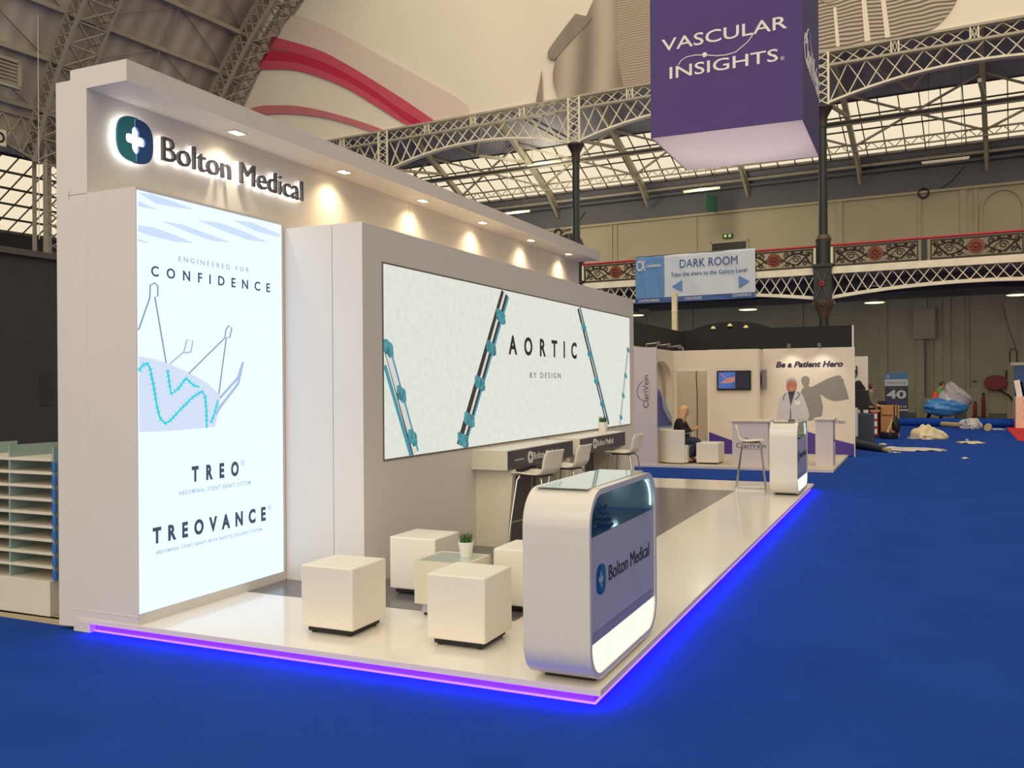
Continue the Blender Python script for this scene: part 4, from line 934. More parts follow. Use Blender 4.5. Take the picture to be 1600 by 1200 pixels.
for u, z, lab in ((1.35, 5.46, 'lit pendant lamp under the gallery right of the iron column'), (-4.48, 5.41, 'lit pendant lamp under the dark room banner'), (7.13, 5.5, 'lit pendant lamp under the gallery at the right edge'), (-10.4, 5.39, 'lit pendant lamp under the gallery beside the lightbox wall')):
    t = thing('pendant_lamp', lab, 'light', (u, 5, z), frame=HALL, group='pendant lamps under the gallery')
    MB().lathe([(.46, 0), (.42, .04), (.2, .14), (.05, .2)], (u, 5, z), 20).build('shade', 'iron', t, smooth=True); MB().lathe([(.4, -.02), (.42, .0)], (u, 5, z), 20).build('diffuser', 'pend', t); MB().tube([(u, 5, z+.2), (u, 5, 6.22)], .015, 5).build('stem', 'steel', t)
    ld = bpy.data.lights.new('pendant_glow', 'POINT'); ld.energy = 55; ld.color = (1, .93, .78); ld.shadow_soft_size = .3; lo = bpy.data.objects.new('pendant_glow', ld); COL.objects.link(lo); lo.parent = t; lo.location = (0, 0, -.15)

# dark room banner
t = thing('dark_room_banner', 'blue and white fabric banner reading DARK ROOM hung on the gallery railing', 'banner', (-5.5, -.3, 5.45), frame=HALL)
def cloth(u0, u1, z0, z1, v, amp, f=1.0):
    def fn(a, b_): return (u0+(u1-u0)*a, v+amp*math.sin(a*9*f+b_*3)+amp*.5*math.sin(a*23*f+b_*7), z0+(z1-z0)*b_)
    return MB().grid(fn, 60, 16)
cloth(-6.93, -2.78, 5.5, 7.63, -.3, .02).build('white_field', 'bnw', t, smooth='all', solid=.01)
cloth(-8.31, -6.93, 5.5, 7.62, -.3, .012).build('blue_field', 'bnb', t, smooth='all', solid=.01)
cloth(-8.31, -2.77, 5.47, 5.72, -.37, .008).build('dark_blue_strip', 'bnd', t, smooth='all', solid=.008)
vx = -.345
def bt(s, u, z, w, h, m, **k): text(s, (u, vx, z), (1, 0, 0), (0, 0, 1), w, h, m, t, thick=.006, **k)
bt('DARK ROOM', -6.16, 7.0, 2.62, .37, 'bnd'); bt('Take the stairs to the Gallery Level', -6.58, 6.57, 3.45, .24, 'bnd'); 
MB().prism([(-6.53, vx, 6.19), (-6.06, vx, 6.45), (-6.06, vx, 5.93)], (0, .006, 0)).build('left_arrow', 'bnb', t); MB().prism([(-3.02, vx, 6.21), (-3.49, vx, 6.48), (-3.49, vx, 5.95)], (0, .006, 0)).build('right_arrow', 'bnb', t)
bt('CX', -8.22, 6.98, .42, .48, 'wprint', bold=.01); bt('CHARING', -7.78, 7.12, .72, .12, 'wprint', bold=.02)
vx = -.395
bt('CONTROVERSIES', -8.12, 5.53, 1.0, .12, 'wprint'); bt('CHALLENGES', -5.92, 5.54, .78, .12, 'wprint'); bt('CONSENSUS', -3.76, 5.56, .82, .12, 'wprint')
MB().tube([(-8.3, -.3, 7.64), (-2.78, -.3, 7.64)], .015, 6).build('top_cord', 'steel', t)

# big printed banner filling the end lunette
CU, CZ, RR = -12.0, 4.4, 26.2
def on_arch(z): return CU-math.sqrt(max(0, RR*RR-(z-CZ)**2))
t = thing('lunette_banner', 'huge cream printed banner with red swoosh and grey clothing photo', 'banner', (-10, -.08, 15.68), frame=HALL)
def bfn(a, b_):
    z = 15.66+(29-15.66)*b_; ul = on_arch(z)-1.1; u = ul+(18-ul)*a
    return (u, -.05+.05*math.sin(u*.9+z*.4)*(1 if u > -20 else .3), z)
MB().grid(bfn, 80, 20).build('fabric', 'cloth', t, smooth='all')
def smooth_poly(P, n=6):
    P = [Vector((a, b_)) for a, b_ in P]; N = len(P); T = []
    for i in range(N):
        a, b_ = (P[i]-P[i-1]), (P[(i+1) % N]-P[i])
        T.append(Vector((0, 0)) if a.length < 1e-6 or b_.length < 1e-6 or a.angle(b_) > math.radians(48) else (P[(i+1) % N]-P[i-1])/2)
    out = []
    for i in range(N):
        p, q = P[i], P[(i+1) % N]; L = (q-p).length
        t0, t1 = T[i].copy(), T[(i+1) % N].copy()
        if t0.length > 1e-6: t0 = t0.normalized()*L
        if t1.length > 1e-6: t1 = t1.normalized()*L
        for k in range(n):
            s = k/n; out.append(tuple(p*(2*s**3-3*s**2+1)+t0*(s**3-2*s**2+s)+q*(-2*s**3+3*s**2)+t1*(s**3-s**2)))
    return out
def bprint(nm, m, pts, v):
    pts = smooth_poly(pts)
    clip = [(max(u, on_arch(z)-.9), z) for u, z in pts]
    MB().prism([(u, v, z) for u, z in clip], (0, .008, 0)).build(nm, m, t)
bprint('blush_band', 'pinkish', [(-29.6, 23.27), (-27.63, 22.53), (-25.46, 21.31), (-23.37, 19.97), (-20.72, 18.31), (-17.6, 16.27), (-17.4, 15.7), (-19.53, 15.68), (-21.39, 17.03), (-23.39, 18.39), (-25.47, 19.75), (-27.64, 20.99), (-31.5, 22.5)], -.13)
bprint('red_swoosh_top', 'red2', [(-31.0, 22.35), (-27.64, 20.99), (-25.47, 19.75), (-23.39, 18.39), (-21.39, 17.03), (-19.53, 15.68), (-20.23, 15.65), (-22.05, 16.86), (-24.08, 18.34), (-26.19, 19.65), (-28.4, 20.73), (-31.3, 21.75)], -.15)
bprint('red_swoosh_middle', 'red1', [(-31.4, 21.7), (-28.4, 20.73), (-26.19, 19.65), (-24.08, 18.34), (-22.05, 16.86), (-20.23, 15.65), (-20.88, 15.67), (-22.86, 17.1), (-25.06, 18.56), (-27.21, 19.66), (-29.16, 20.47), (-31.8, 21.1)], -.15)
bprint('red_swoosh_low', 'red2', [(-31.9, 21.15), (-29.16, 20.47), (-27.21, 19.66), (-25.06, 18.56), (-22.86, 17.1), (-20.88, 15.67), (-21.27, 15.7), (-23.4, 17.08), (-25.48, 18.41), (-27.66, 19.46), (-29.47, 20.12), (-32.2, 20.6)], -.15)
bprint('pink_swoosh', 'red3', [(-34.3, 18.1), (-32.33, 18.42), (-30.73, 18.26), (-29.18, 17.99), (-27.38, 17.47), (-25.5, 16.79), (-23.96, 16.17), (-22.87, 15.68), (-23.55, 15.68), (-25.08, 16.28), (-26.94, 16.95), (-28.73, 17.4), (-30.26, 17.69), (-32.33, 17.89), (-34.3, 17.7)], -.15)
bprint('printed_jacket', 'sepia', [(-9.7, 21.5), (-7.0, 21.5), (-4, 21.5), (-4, 15.7), (-7.5, 15.7), (-12.3, 15.7), (-12.59, 16.65), (-12.36, 17.68), (-11.23, 18.72), (-10.4, 20.1)], -.14)
bprint('printed_shirt_stripes', 'shirt2', [(-9.1, 21.5), (-5.5, 21.5), (-5.5, 15.7), (-8.9, 15.7), (-9.2, 17.5)], -.155)
bprint('printed_cuff', 'sepia2', [(-11.33, 19.61), (-10.44, 19.23), (-12.47, 17.6), (-12.85, 17.77), (-12.79, 18.15)], -.17)
bprint('printed_fold', 'sepia2', [(-13.53, 15.72), (-13.19, 17.24), (-13.14, 15.75)], -.15)
bprint('printed_striped_shirt', 'shirt', [(-.6, 19.5), (6.0, 19.5), (5.12, 16.75), (4.66, 16.09), (4.08, 15.76), (-1.02, 15.7), (-.9, 17.14)], -.15)
bprint('printed_collar', 'shirt2', [(-.3, 18.0), (.3, 17.6), (1.3, 17.9), (1.6, 18.6), (0, 19)], -.17)
bprint('printed_placket', 'cloth', [(1.55, 18.4), (1.7, 18.4), (1.95, 15.75), (1.72, 15.75)], -.17); bprint('printed_placket', 'cloth', [(2.25, 18.4), (2.4, 18.4), (2.7, 15.75), (2.5, 15.75)], -.17); bprint('printed_placket', 'cloth', [(.5, 17.4), (.62, 17.4), (.75, 15.75), (.6, 15.75)], -.17)

# barrel roof on the left
def arc(th, r=RR, v=0.0): return (CU-r*math.cos(th), v, CZ+r*math.sin(th))
th0, th1 = math.asin((13.4-CZ)/RR), math.radians(66)
nb = 30
b = MB().grid(lambda a, c: arc(th0+(th1-th0)*a, RR+.9, .3-46*c), nb, 8)
roofm = mat('roof_board_lining', (204, 194, 176), .9, var=.16, vscale=.4)
nt = roofm.node_tree; tc = nt.nodes.new('ShaderNodeTexCoord'); wv = nt.nodes.new('ShaderNodeTexWave'); wv.bands_direction = 'Y'; wv.inputs['Scale'].default_value = .28; wv.inputs['Distortion'].default_value = 1.2; wv.inputs['Detail'].default_value = 3
nt.links.new(tc.outputs['Object'], wv.inputs['Vector']); bs = nt.nodes['Principled BSDF']; src = bs.inputs['Base Color'].links[0].from_socket
mr = nt.nodes.new('ShaderNodeMapRange'); mr.inputs[3].default_value = .82; mr.inputs[4].default_value = 1.08; nt.links.new(wv.outputs[0], mr.inputs[0])
mx = nt.nodes.new('ShaderNodeMix'); mx.data_type = 'RGBA'; mx.blend_type = 'MULTIPLY'; mx.inputs[0].default_value = 1; nt.links.new(src, mx.inputs[6]); nt.links.new(mr.outputs[0], mx.inputs[7]); nt.links.new(mx.outputs[2], bs.inputs['Base Color'])
struct(b.build('ceiling', roofm, frame=HALL, org=(CU, -20, CZ), smooth='all', solid=.1))
def rib(v, label):
    t = thing('arched_roof_rib', label, 'roof rib', (on_arch(13.4), v, 13.4), frame=HALL, group='arched lattice ribs of the barrel roof')
    N = 34
    for vv in (v-.85, v+.85):
        b = MB()
        for i in range(N):
            ta, tb = th0+(th1-th0)*i/N, th0+(th1-th0)*(i+1)/N
            for r in (RR-.45, RR+.55): b.bar(arc(ta, r, vv), arc(tb, r, vv), .22, .10, up=(0, 1, 0))
        b.build('chords', 'rod_iron', t)
        b = MB()
        for i in range(N):
            ta, tb = th0+(th1-th0)*i/N, th0+(th1-th0)*(i+1)/N
            b.bar(arc(ta, RR-.45, vv), arc(tb, RR+.55, vv), .08, .05, up=(0, 1, 0)); b.bar(arc(ta, RR+.55, vv), arc(tb, RR-.45, vv), .08, .05, up=(0, 1, 0))
        b.build('lacing', 'rod_iron', t)
    b = MB()
    for i in range(0, N, 2):
        ta, tb = th0+(th1-th0)*i/N, th0+(th1-th0)*(i+2)/N
        b.bar(arc(ta, RR-.45, v-.85), arc(tb, RR-.45, v+.85), .09, .06); b.bar(arc(ta, RR-.45, v+.85), arc(tb, RR-.45, v-.85), .09, .06); b.bar(arc(ta, RR-.45, v-.85), arc(ta, RR-.45, v+.85), .09, .06)
    b.build('cross_lacing', 'rod_iron', t)
    return t
RB = rib(-10.7, 'arched double lattice roof rib rising behind the tall left panel')
dup(RB, (0, 10.0-.2, 0), 'arched lattice roof rib along the edge of the huge banner'); dup(RB, (0, -11.2, 0), 'arched double lattice roof rib beyond the left edge of the view')
n_p = 0
for k in range(1, 9):
    th = th0+(th1-th0)*k/8.5
    nm = 'roof purlin number seen from the arcade upwards'
    t = thing('roof_purlin', ['lowest', 'second lowest', 'third', 'fourth', 'fifth', 'sixth', 'seventh', 'highest'][k-1]+' long purlin of the barrel roof counted from the arcade', 'purlin', arc(th, RR, -20), frame=HALL, group='long purlins of the barrel roof')
    MB().bar(arc(th, RR+.6, .2), arc(th, RR+.6, -45), .32 if k % 2 == 0 else .16, .25).build('beam', 'rod_iron', t)
    if k < 8:
        thn = th0+(th1-th0)*(k+1)/8.5; b = MB()
        for j in range(4):
            va = -1-j*10.6; vb = va-9.7; vm = (va+vb)/2
            b.bar(arc(th, RR+.7, va), arc(thn, RR+.7, vm), .07, .05); b.bar(arc(th, RR+.7, vb), arc(thn, RR+.7, vm), .07, .05); b.bar(arc(th, RR+.7, vm), arc(thn, RR+.7, vm), .12, .1)
        b.build('bracing_rods', 'rod_iron', t)
# louvred window in the roof side
t = thing('louvred_window', 'small louvred window low in the barrel roof at far left', 'window', (-36.3, -13.4, 16.4), frame=HALL)
uu = on_arch(16.8)+.0
MB().box(uu-.15, uu+.1, -14.6, -12.95, 16.25, 16.4).box(uu-.15, uu+.1, -14.6, -12.95, 17.5, 17.65).box(uu-.15, uu+.1, -13.1, -12.95, 16.3, 17.6).build('frame', 'iron_g', t)
b = MB()
for i in range(6): b.box(uu-.1, uu+.02, -14.5, -13.1, 16.45+i*.18, 16.53+i*.18)
b.build('louvres', 'rod_iron', t)

# left arcade
UL = on_arch(13.4)
def arcade(v1, label):
    t = thing('arcade_truss', label, 'truss', (UL, v1-5.3, 13.4), frame=HALL, group='lattice trusses of the left arcade')
    v0 = v1-10.6; m_ = (v0+v1)/2; lo = lambda v: 14.4-1.1*abs((v-m_)/5.3)**2
    MB().bar((UL, v0, 15.5), (UL, v1, 15.5), .2, .12).build('top_chord', 'rod_iron', t)
    b = MB(); N = 16
    for i in range(N):
        a, c = v0+(v1-v0)*i/N, v0+(v1-v0)*(i+1)/N; b.bar((UL, a, lo(a)), (UL, c, lo(c)), .2, .1)
    b.build('arched_chord', 'rod_iron', t)
    b = MB(); N = 11
    for i in range(N):
        a, c = v0+(v1-v0)*i/N, v0+(v1-v0)*(i+1)/N; b.bar((UL, a, lo(a)), (UL, c, 15.45), .09, .07); b.bar((UL, a, 15.45), (UL, c, lo(c)), .09, .07)
    b.build('lattice', 'iron_g', t)
    return t
A0 = arcade(-11.0, 'grey lattice arcade truss at the far left edge of the view'); dup(A0, (0, 10.6, 0), 'grey lattice arcade truss hidden behind the tall left panel')
t = thing('lattice_pier', 'tall grey lattice pier just left of the big stand', 'column', (UL, -10.7, 0), frame=HALL)
b = MB()
for a in (-.45, .45):
    for c in (-.3, .52): b.box(UL+a-.06, UL+a+.06, -10.7+c-.07, -10.7+c+.1, 0, 15.6)
b.build('legs', 'rod_iron', t)
b = MB()
for i in range(30):
    z = i*.52
    b.bar((UL+.45, -11.0, z), (UL+.45, -10.15, z+.52), .07, .04); b.bar((UL+.45, -10.15, z), (UL+.45, -11.0, z+.52), .07, .04)
b.build('lacing', 'rod_iron', t)
# left aisle: sloping glazed roof, dark wall
struct(MB().box(-50, -49.6, -50, 12, 0, 11.8).build('wall_left', 'hall_dark', frame=HALL, org=(-50, -20, 0)))
def zl(u): return 17.2+.52*(u-UL)*1.0
def slabl(b, u0, u1, th=.12):
    b.add([(u0, -50, zl(u0)), (u1, -50, zl(u1)), (u1, .2, zl(u1)), (u0, .2, zl(u0)), (u0, -50, zl(u0)+th), (u1, -50, zl(u1)+th), (u1, .2, zl(u1)+th), (u0, .2, zl(u0)+th)], [(0, 1, 2, 3), (7, 6, 5, 4), (0, 4, 5, 1), (1, 5, 6, 2), (2, 6, 7, 3), (3, 7, 4, 0)])
b = MB(); slabl(b, UL-4.8, UL-.2); slabl(b, -50.2, UL-11.0); struct(b.build('ceiling', 'hall_dark', frame=HALL, org=(-42, -20, 13)))
t = thing('aisle_skylight', 'glazed roof strip above the left gallery', 'skylight', (-44, -20, 12.5), frame=HALL)
u0, u1 = UL-11.0, UL-4.8
b = MB(); b.add([(u0, -50, zl(u0)), (u1, -50, zl(u1)), (u1, .2, zl(u1)), (u0, .2, zl(u0))], [(0, 1, 2, 3)]); b.build('glazing', 'sky_glass', t)
b = MB()
for k in range(50): v = -50+k*1.0; b.bar((u0, v, zl(u0)), (u1, v, zl(u1)), .06, .07)
for k in range(6): u = u0+(u1-u0)*k/5; b.bar((u, -50, zl(u)-.04), (u, .2, zl(u)-.04), .12, .12)
b.build('glazing_bars', 'sheer', t)
for v in (-14.5, -6.5):
    t = thing('aisle_tie_beam', 'dark beam across the left aisle, '+('nearer' if v < -10 else 'farther')+' of two', 'beam', (-43, v, 10.5), frame=HALL)
    MB().bar((UL, v, 9.4), (-49.6, v, 9.8), .3, .35).build('beam', 'steel', t)
struct(MB().box(-49.6, UL-.4, -50, 9, 5.6, 6.2).build('ceiling', 'hall_dark', frame=HALL, org=(-43, -20, 6)))
t = thing('loudspeaker', 'white loudspeaker box hung in the arcade at the far left edge', 'loudspeaker', (UL+.3, -13.2, 12.5), frame=HALL)
box('case', 'iron', t, (UL+.1, UL+.6, -13.95, -13.1, 13.6, 14.4)); MB().lathe([(.26, 0), (.3, .03)], (0, 0, 0), 16)
MB().tube([(UL+.62, -13.45+.22*math.cos(a), 14.0+.22*math.sin(a)) for a in [2*PI*i/16 for i in range(16)]], .05, 6, closed=True).build('cone_ring', 'black', t)
MB().tube([(UL+.35, -13.5, 14.4), (UL+.35, -13.5, 15.5)], .03, 5).build('hanger', 'steel', t)
t = thing('hanging_cable', 'thin pale cable hanging down in front of the left arcade', 'cable', (-33, -14, 6), frame=HALL)
MB().tube([(-34.2, -12.6, 9), (-34.2, -12.6, 27.5)], .02, 4).build('cable', 'iron', t)
# ================================================================ PEOPLE
def skin_body(name, verts, edges, radii, m, parent, sub=1, root=0):
    fr, o = ORG[parent.name]
    me = bpy.data.meshes.new(name); me.from_pydata([(v[0]-o[0], v[1]-o[1], v[2]-o[2]) for v in verts], edges, []); me.update()
    ob = bpy.data.objects.new(name, me); COL.objects.link(ob); ob.parent = parent; ORG[ob.name] = (fr, o)
    ob.modifiers.new('skin', 'SKIN')
    bm = bmesh.new(); bm.from_mesh(me); lay = bm.verts.layers.skin.verify(); bm.verts.ensure_lookup_table()
    for i, v in enumerate(bm.verts):
        r = radii[i]; v[lay].radius = (r, r) if not isinstance(r, tuple) else r; v[lay].use_root = (i == root)
    bm.to_mesh(me); bm.free()
    ob.modifiers['skin'].use_smooth_shade = True
    s = ob.modifiers.new('sub', 'SUBSURF'); s.levels = sub; s.render_levels = sub+1
    me.materials.append(M[m]); return ob
class Fig:
    def __init__(s): s.v = []; s.e = []; s.r = []; s.n = {}
    def p(s, name, co, r, link=None):
        s.v.append(co); s.r.append(r); s.n[name] = len(s.v)-1
        if link is not None: s.e.append((s.n[link], s.n[name]))
def hand(f, wrist, w, d, side, up, curl=.3):
    """palm with five bent fingers: d = direction of the palm, side = thumb side, up = back of hand"""
    d = Vector(d).normalized(); sd = Vector(side).normalized(); u = Vector(up).normalized(); W_ = Vector(w)
    f.p(wrist+'_palm', tuple(W_+d*.05), (.034, .018), wrist)
    for k, (off, L) in enumerate(((.028, .07), (.009, .08), (-.010, .075), (-.028, .058))):
        a = W_+d*.09+sd*off; n = wrist+'_f%d' % k
        f.p(n+'a', tuple(a), .010, wrist+'_palm'); f.p(n+'b', tuple(a+d*L*.55-u*L*curl*.4), .009, n+'a'); f.p(n+'c', tuple(a+d*L*.85-u*L*curl), .007, n+'b')
    a = W_+d*.035+sd*.04; f.p(wrist+'_t0', tuple(a), .011, wrist+'_palm'); f.p(wrist+'_t1', tuple(a+d*.035+sd*.02), .009, wrist+'_t0')

def head(parent, c, face, hair_m, long=False, tilt=0):
    """features on a head centred at c that looks along the unit vector face"""
    F_ = Vector(face).normalized(); S_ = F_.cross(Vector((0, 0, 1))).normalized(); U_ = S_.cross(F_); C_ = Vector(c)
    b = MB()
    for sg in (-1, 1): q = C_+F_*.088+S_*.032*sg+U_*.01; b.ball(tuple(q), .011, 8, 6)
    b.build('eyes', 'ink', parent, smooth=True)
    MB().tube([tuple(C_+F_*.09-S_*.022-U_*.055), tuple(C_+F_*.096-U_*.06), tuple(C_+F_*.09+S_*.022-U_*.055)], .006, 6).build('mouth', 'darkred', parent)
    def fn(a, bb):
        ph = 2*PI*a; thh = bb*PI*.62
        r = .112 if not long else .118
        v = Vector((math.sin(thh)*math.cos(ph), math.sin(thh)*math.sin(ph), math.cos(thh)))
        p = C_+F_*(v.x*r*1.0-.02)+S_*(v.y*r*.88)+U_*(v.z*r*1.12)
        front = v.x
        if front > .55 and bb > .55: p = C_+F_*(v.x*.07-.01)+S_*(v.y*r*.7)+U_*(v.z*r*.95)
        return tuple(p)
    MB().grid(fn, 24, 12).build('hair', hair_m, parent, smooth='all', solid=.012)
    if long:
        b = MB()
        for k in range(12):
            a = math.radians(70+k*200/11); off = F_*math.cos(a)*.085+S_*math.sin(a)*.09
            q = C_+off
            b.tube([tuple(q+U_*.05), tuple(q*1.0-U_*.06+off*.15), tuple(q-U_*.15+off*.3), tuple(q-U_*.23+off*.2+F_*.02)], [.03, .034, .03, .012], 8)
        b.build('long_hair', hair_m, parent, smooth=True)

# seated woman in the tub chair, facing the stand aisle (+X), looking down at her hands
x, y, z0 = -3.16, 14.86, .05
t = thing('person', 'woman with long blond hair in black top and jeans sitting in the tub chair', 'person', (x, y, z0))
f = Fig()
f.p('pelvis', (x-.02, y, .55), .13); f.p('waist', (x-.04, y, .70), .115, 'pelvis'); f.p('chest', (x-.01, y, .88), .13, 'waist'); f.p('neckb', (x+.03, y, 1.0), .07, 'chest'); f.p('neck', (x+.055, y, 1.06), .048, 'neckb')
f.p('jaw', (x+.10, y, 1.115), .062, 'neck'); f.p('skull', (x+.09, y, 1.18), .088, 'jaw'); f.p('crown', (x+.07, y, 1.235), .07, 'skull'); f.p('nose', (x+.185, y, 1.15), .014, 'jaw')
for s_, n_ in ((-1, 'l'), (1, 'r')):
    f.p('sh'+n_, (x, y+.17*s_, .95), .058, 'neckb'); f.p('el'+n_, (x+.12, y+.23*s_, .74), .045, 'sh'+n_); f.p('wr'+n_, (x+.32, y+.10*s_, .80), .028, 'el'+n_)
    hand(f, 'wr'+n_, (x+.32, y+.10*s_, .80), (.8, -.5*s_, .1), (0, -.3*s_, 1), (.2, .9*s_, 0), .5)
    f.p('hip'+n_, (x+.06, y+.1*s_, .52), .095, 'pelvis'); f.p('kn'+n_, (x+.38, y+.11*s_, .53), .065, 'hip'+n_); f.p('an'+n_, (x+.21+.03*s_, y+.11*s_, .13), .04, 'kn'+n_); f.p('to'+n_, (x+.33+.03*s_, y+.12*s_, .085), .035, 'an'+n_)
    f.p('ear'+n_, (x+.08, y+.088*s_, 1.165), .018, 'skull')
skin_body('body', f.v, f.e, f.r, 'skin', t)
f = Fig(); f.p('pelvis', (x-.02, y, .57), .145); f.p('waist', (x-.04, y, .70), .135, 'pelvis'); f.p('chest', (x-.01, y, .87), .15, 'waist'); f.p('nb', (x+.02, y, .985), .085, 'chest')
for s_, n_ in ((-1, 'l'), (1, 'r')):
    f.p('sh'+n_, (x, y+.17*s_, .95), .075, 'nb'); f.p('el'+n_, (x+.12, y+.23*s_, .74), .06, 'sh'+n_); f.p('wr'+n_, (x+.27, y+.14*s_, .785), .042, 'el'+n_)
skin_body('black_top', f.v, f.e, f.r, 'blackcloth', t)
f = Fig(); f.p('pelvis', (x-.02, y, .52), .15)
for s_, n_ in ((-1, 'l'), (1, 'r')):
    f.p('hip'+n_, (x+.06, y+.1*s_, .52), .11, 'pelvis'); f.p('kn'+n_, (x+.39, y+.11*s_, .53), .082, 'hip'+n_); f.p('an'+n_, (x+.21+.03*s_, y+.11*s_, .16), .062, 'kn'+n_)
skin_body('jeans', f.v, f.e, f.r, 'jeans', t)
b = MB()
for s_ in (-1, 1): b.ball((x+.265+.03*s_, y+.115*s_, .087), (.11, .045, .036), 12, 8)
b.build('shoes', 'black', t, smooth=True)
head(t, (x+.09, y, 1.165), (.96, -.1, -.2), 'blond', True)

# worker carrying plastic bags at the back of the hall
x, y = 2.41, 38.35
t = thing('person', 'worker in orange vest with green sleeves carrying a huge plastic bag at the back', 'person', (x, y, 0))
f = Fig(); f.p('pelvis', (x-.2, y, .92), .14); f.p('waist', (x-.16, y, 1.08), .125, 'pelvis'); f.p('chest', (x-.05, y, 1.3), .15, 'waist'); f.p('nb', (x+.03, y, 1.46), .08, 'chest'); f.p('neck', (x+.08, y, 1.53), .055, 'nb'); f.p('jaw', (x+.14, y, 1.6), .07, 'neck'); f.p('skull', (x+.13, y, 1.68), .092, 'jaw'); f.p('crown', (x+.12, y, 1.75), .07, 'skull'); f.p('nose', (x+.235, y-.02, 1.63), .016, 'jaw')
for s_, n_ in ((-1, 'l'), (1, 'r')):
    f.p('sh'+n_, (x, y+.19*s_, 1.4), .065, 'nb'); f.p('el'+n_, (x+.1, y+.25*s_, 1.14), .05, 'sh'+n_); f.p('wr'+n_, (x+.32, y+.16*s_, 1.3), .032, 'el'+n_); hand(f, 'wr'+n_, (x+.32, y+.16*s_, 1.3), (.8, -.2*s_, .5), (0, -.8*s_, .4), (-.3, 0, 1), .7)
    f.p('hip'+n_, (x-.2, y+.1*s_, .86), .1, 'pelvis'); f.p('kn'+n_, (x-.16+.2*s_, y+.1*s_, .48), .07, 'hip'+n_); f.p('an'+n_, (x-.2+.28*s_, y+.1*s_, .09), .045, 'kn'+n_); f.p('to'+n_, (x-.05+.28*s_, y+.1*s_, .045), .04, 'an'+n_)
    f.p('ear'+n_, (x+.12, y+.092*s_, 1.66), .018, 'skull')
skin_body('body', f.v, f.e, f.r, 'skin', t)
f = Fig(); f.p('pelvis', (x-.2, y, .93), .165); f.p('waist', (x-.16, y, 1.08), .16, 'pelvis'); f.p('chest', (x-.05, y, 1.3), .18, 'waist'); f.p('nb', (x+.01, y, 1.43), .11, 'chest'); skin_body('orange_vest', f.v, f.e, f.r, 'hiviz', t)
f = Fig(); f.p('nb', (x+.01, y, 1.42), .13)
for s_, n_ in ((-1, 'l'), (1, 'r')): f.p('sh'+n_, (x, y+.2*s_, 1.39), .095, 'nb'); f.p('el'+n_, (x+.1, y+.26*s_, 1.15), .075, 'sh'+n_); f.p('wr'+n_, (x+.27, y+.18*s_, 1.27), .05, 'el'+n_)
skin_body('green_shirt', f.v, f.e, f.r, 'green', t)
f = Fig(); f.p('pelvis', (x-.2, y, .86), .16)
for s_, n_ in ((-1, 'l'), (1, 'r')): f.p('hip'+n_, (x-.2, y+.1*s_, .82), .12, 'pelvis'); f.p('kn'+n_, (x-.16+.2*s_, y+.1*s_, .48), .09, 'hip'+n_); f.p('an'+n_, (x-.2+.28*s_, y+.1*s_, .12), .07, 'kn'+n_)
skin_body('dark_trousers', f.v, f.e, f.r, 'blackcloth', t)
b = MB()
for s_ in (-1, 1): b.ball((x-.1+.28*s_, y+.1*s_, .05), (.15, .06, .05), 12, 8)
b.build('shoes', 'black', t, smooth=True)
head(t, (x+.13, y, 1.665), (.9, -.4, -.2), 'brownhair')
def blob(c, r, seed, amp=.18, n=28, m=18, flat_z=None):
    rnd = random.Random(seed); ks = [(rnd.uniform(1, 6), rnd.uniform(1, 6), rnd.uniform(0, 6)) for _ in range(6)]
    b = MB().ball(c, r, n, m); vs = []
    for v in b.v:
        d = Vector(v)-Vector(c); th = math.atan2(d.y, d.x); ph = d.z/r[2]
        s = 1+amp*sum(math.sin(a*th+q*ph*2+w) for a, q, w in ((round(k[0]), k[1], k[2]) for k in ks))/3
        z = c[2]+d.z*(1+(s-1)*.6)
        vs.append((c[0]+d.x*s, c[1]+d.y*s, max(z, flat_z) if flat_z is not None else z))
    b.v = vs; return b
t = thing('plastic_bag', 'huge clear plastic bag with blue sheeting held by the worker', 'bag', (2.75, 38.0, .3))
b = blob((2.98, 37.75, 1.12), (.62, .4, .66), 4, .12)
b.v = [(v[0]*(1)+(2.72-v[0])*max(0, (v[2]-1.1))*.75, v[1], v[2]) for v in b.v]; b.build('clear_upper', 'clearbag', t, smooth=True)
blob((2.62, 37.7, .72), (.86, .45, .42), 8, .08).build('blue_lower', 'bluebag', t, smooth=True)
# woman behind the white partition
x, y = .2, 26.6
t = thing('person', 'dark haired person in a beige coat standing behind the small white partition', 'person', (x, y, 0))
f = Fig(); f.p('pelvis', (x, y, .95), .13); f.p('waist', (x, y, 1.1), .12, 'pelvis'); f.p('chest', (x, y, 1.3), .14, 'waist'); f.p('nb', (x, y, 1.45), .07, 'chest'); f.p('neck', (x, y, 1.52), .05, 'nb'); f.p('jaw', (x+.03, y, 1.58), .065, 'neck'); f.p('skull', (x+.02, y, 1.65), .088, 'jaw'); f.p('crown', (x, y, 1.72), .065, 'skull'); f.p('nose', (x+.12, y, 1.61), .014, 'jaw')
for s_, n_ in ((-1, 'l'), (1, 'r')):
    f.p('sh'+n_, (x, y+.18*s_, 1.4), .06, 'nb'); f.p('el'+n_, (x+.03, y+.22*s_, 1.12), .045, 'sh'+n_); f.p('wr'+n_, (x+.22, y+.18*s_, 1.02), .03, 'el'+n_); hand(f, 'wr'+n_, (x+.22, y+.18*s_, 1.02), (.9, 0, -.1), (0, -1*s_, .2), (0, 0, 1), .4)
    f.p('hip'+n_, (x, y+.1*s_, .88), .095, 'pelvis'); f.p('kn'+n_, (x+.02, y+.1*s_, .5), .065, 'hip'+n_); f.p('an'+n_, (x, y+.1*s_, .09), .042, 'kn'+n_); f.p('to'+n_, (x+.14, y+.1*s_, .045), .038, 'an'+n_)
    f.p('ear'+n_, (x+.02, y+.088*s_, 1.63), .016, 'skull')
skin_body('body', f.v, f.e, f.r, 'skin', t)
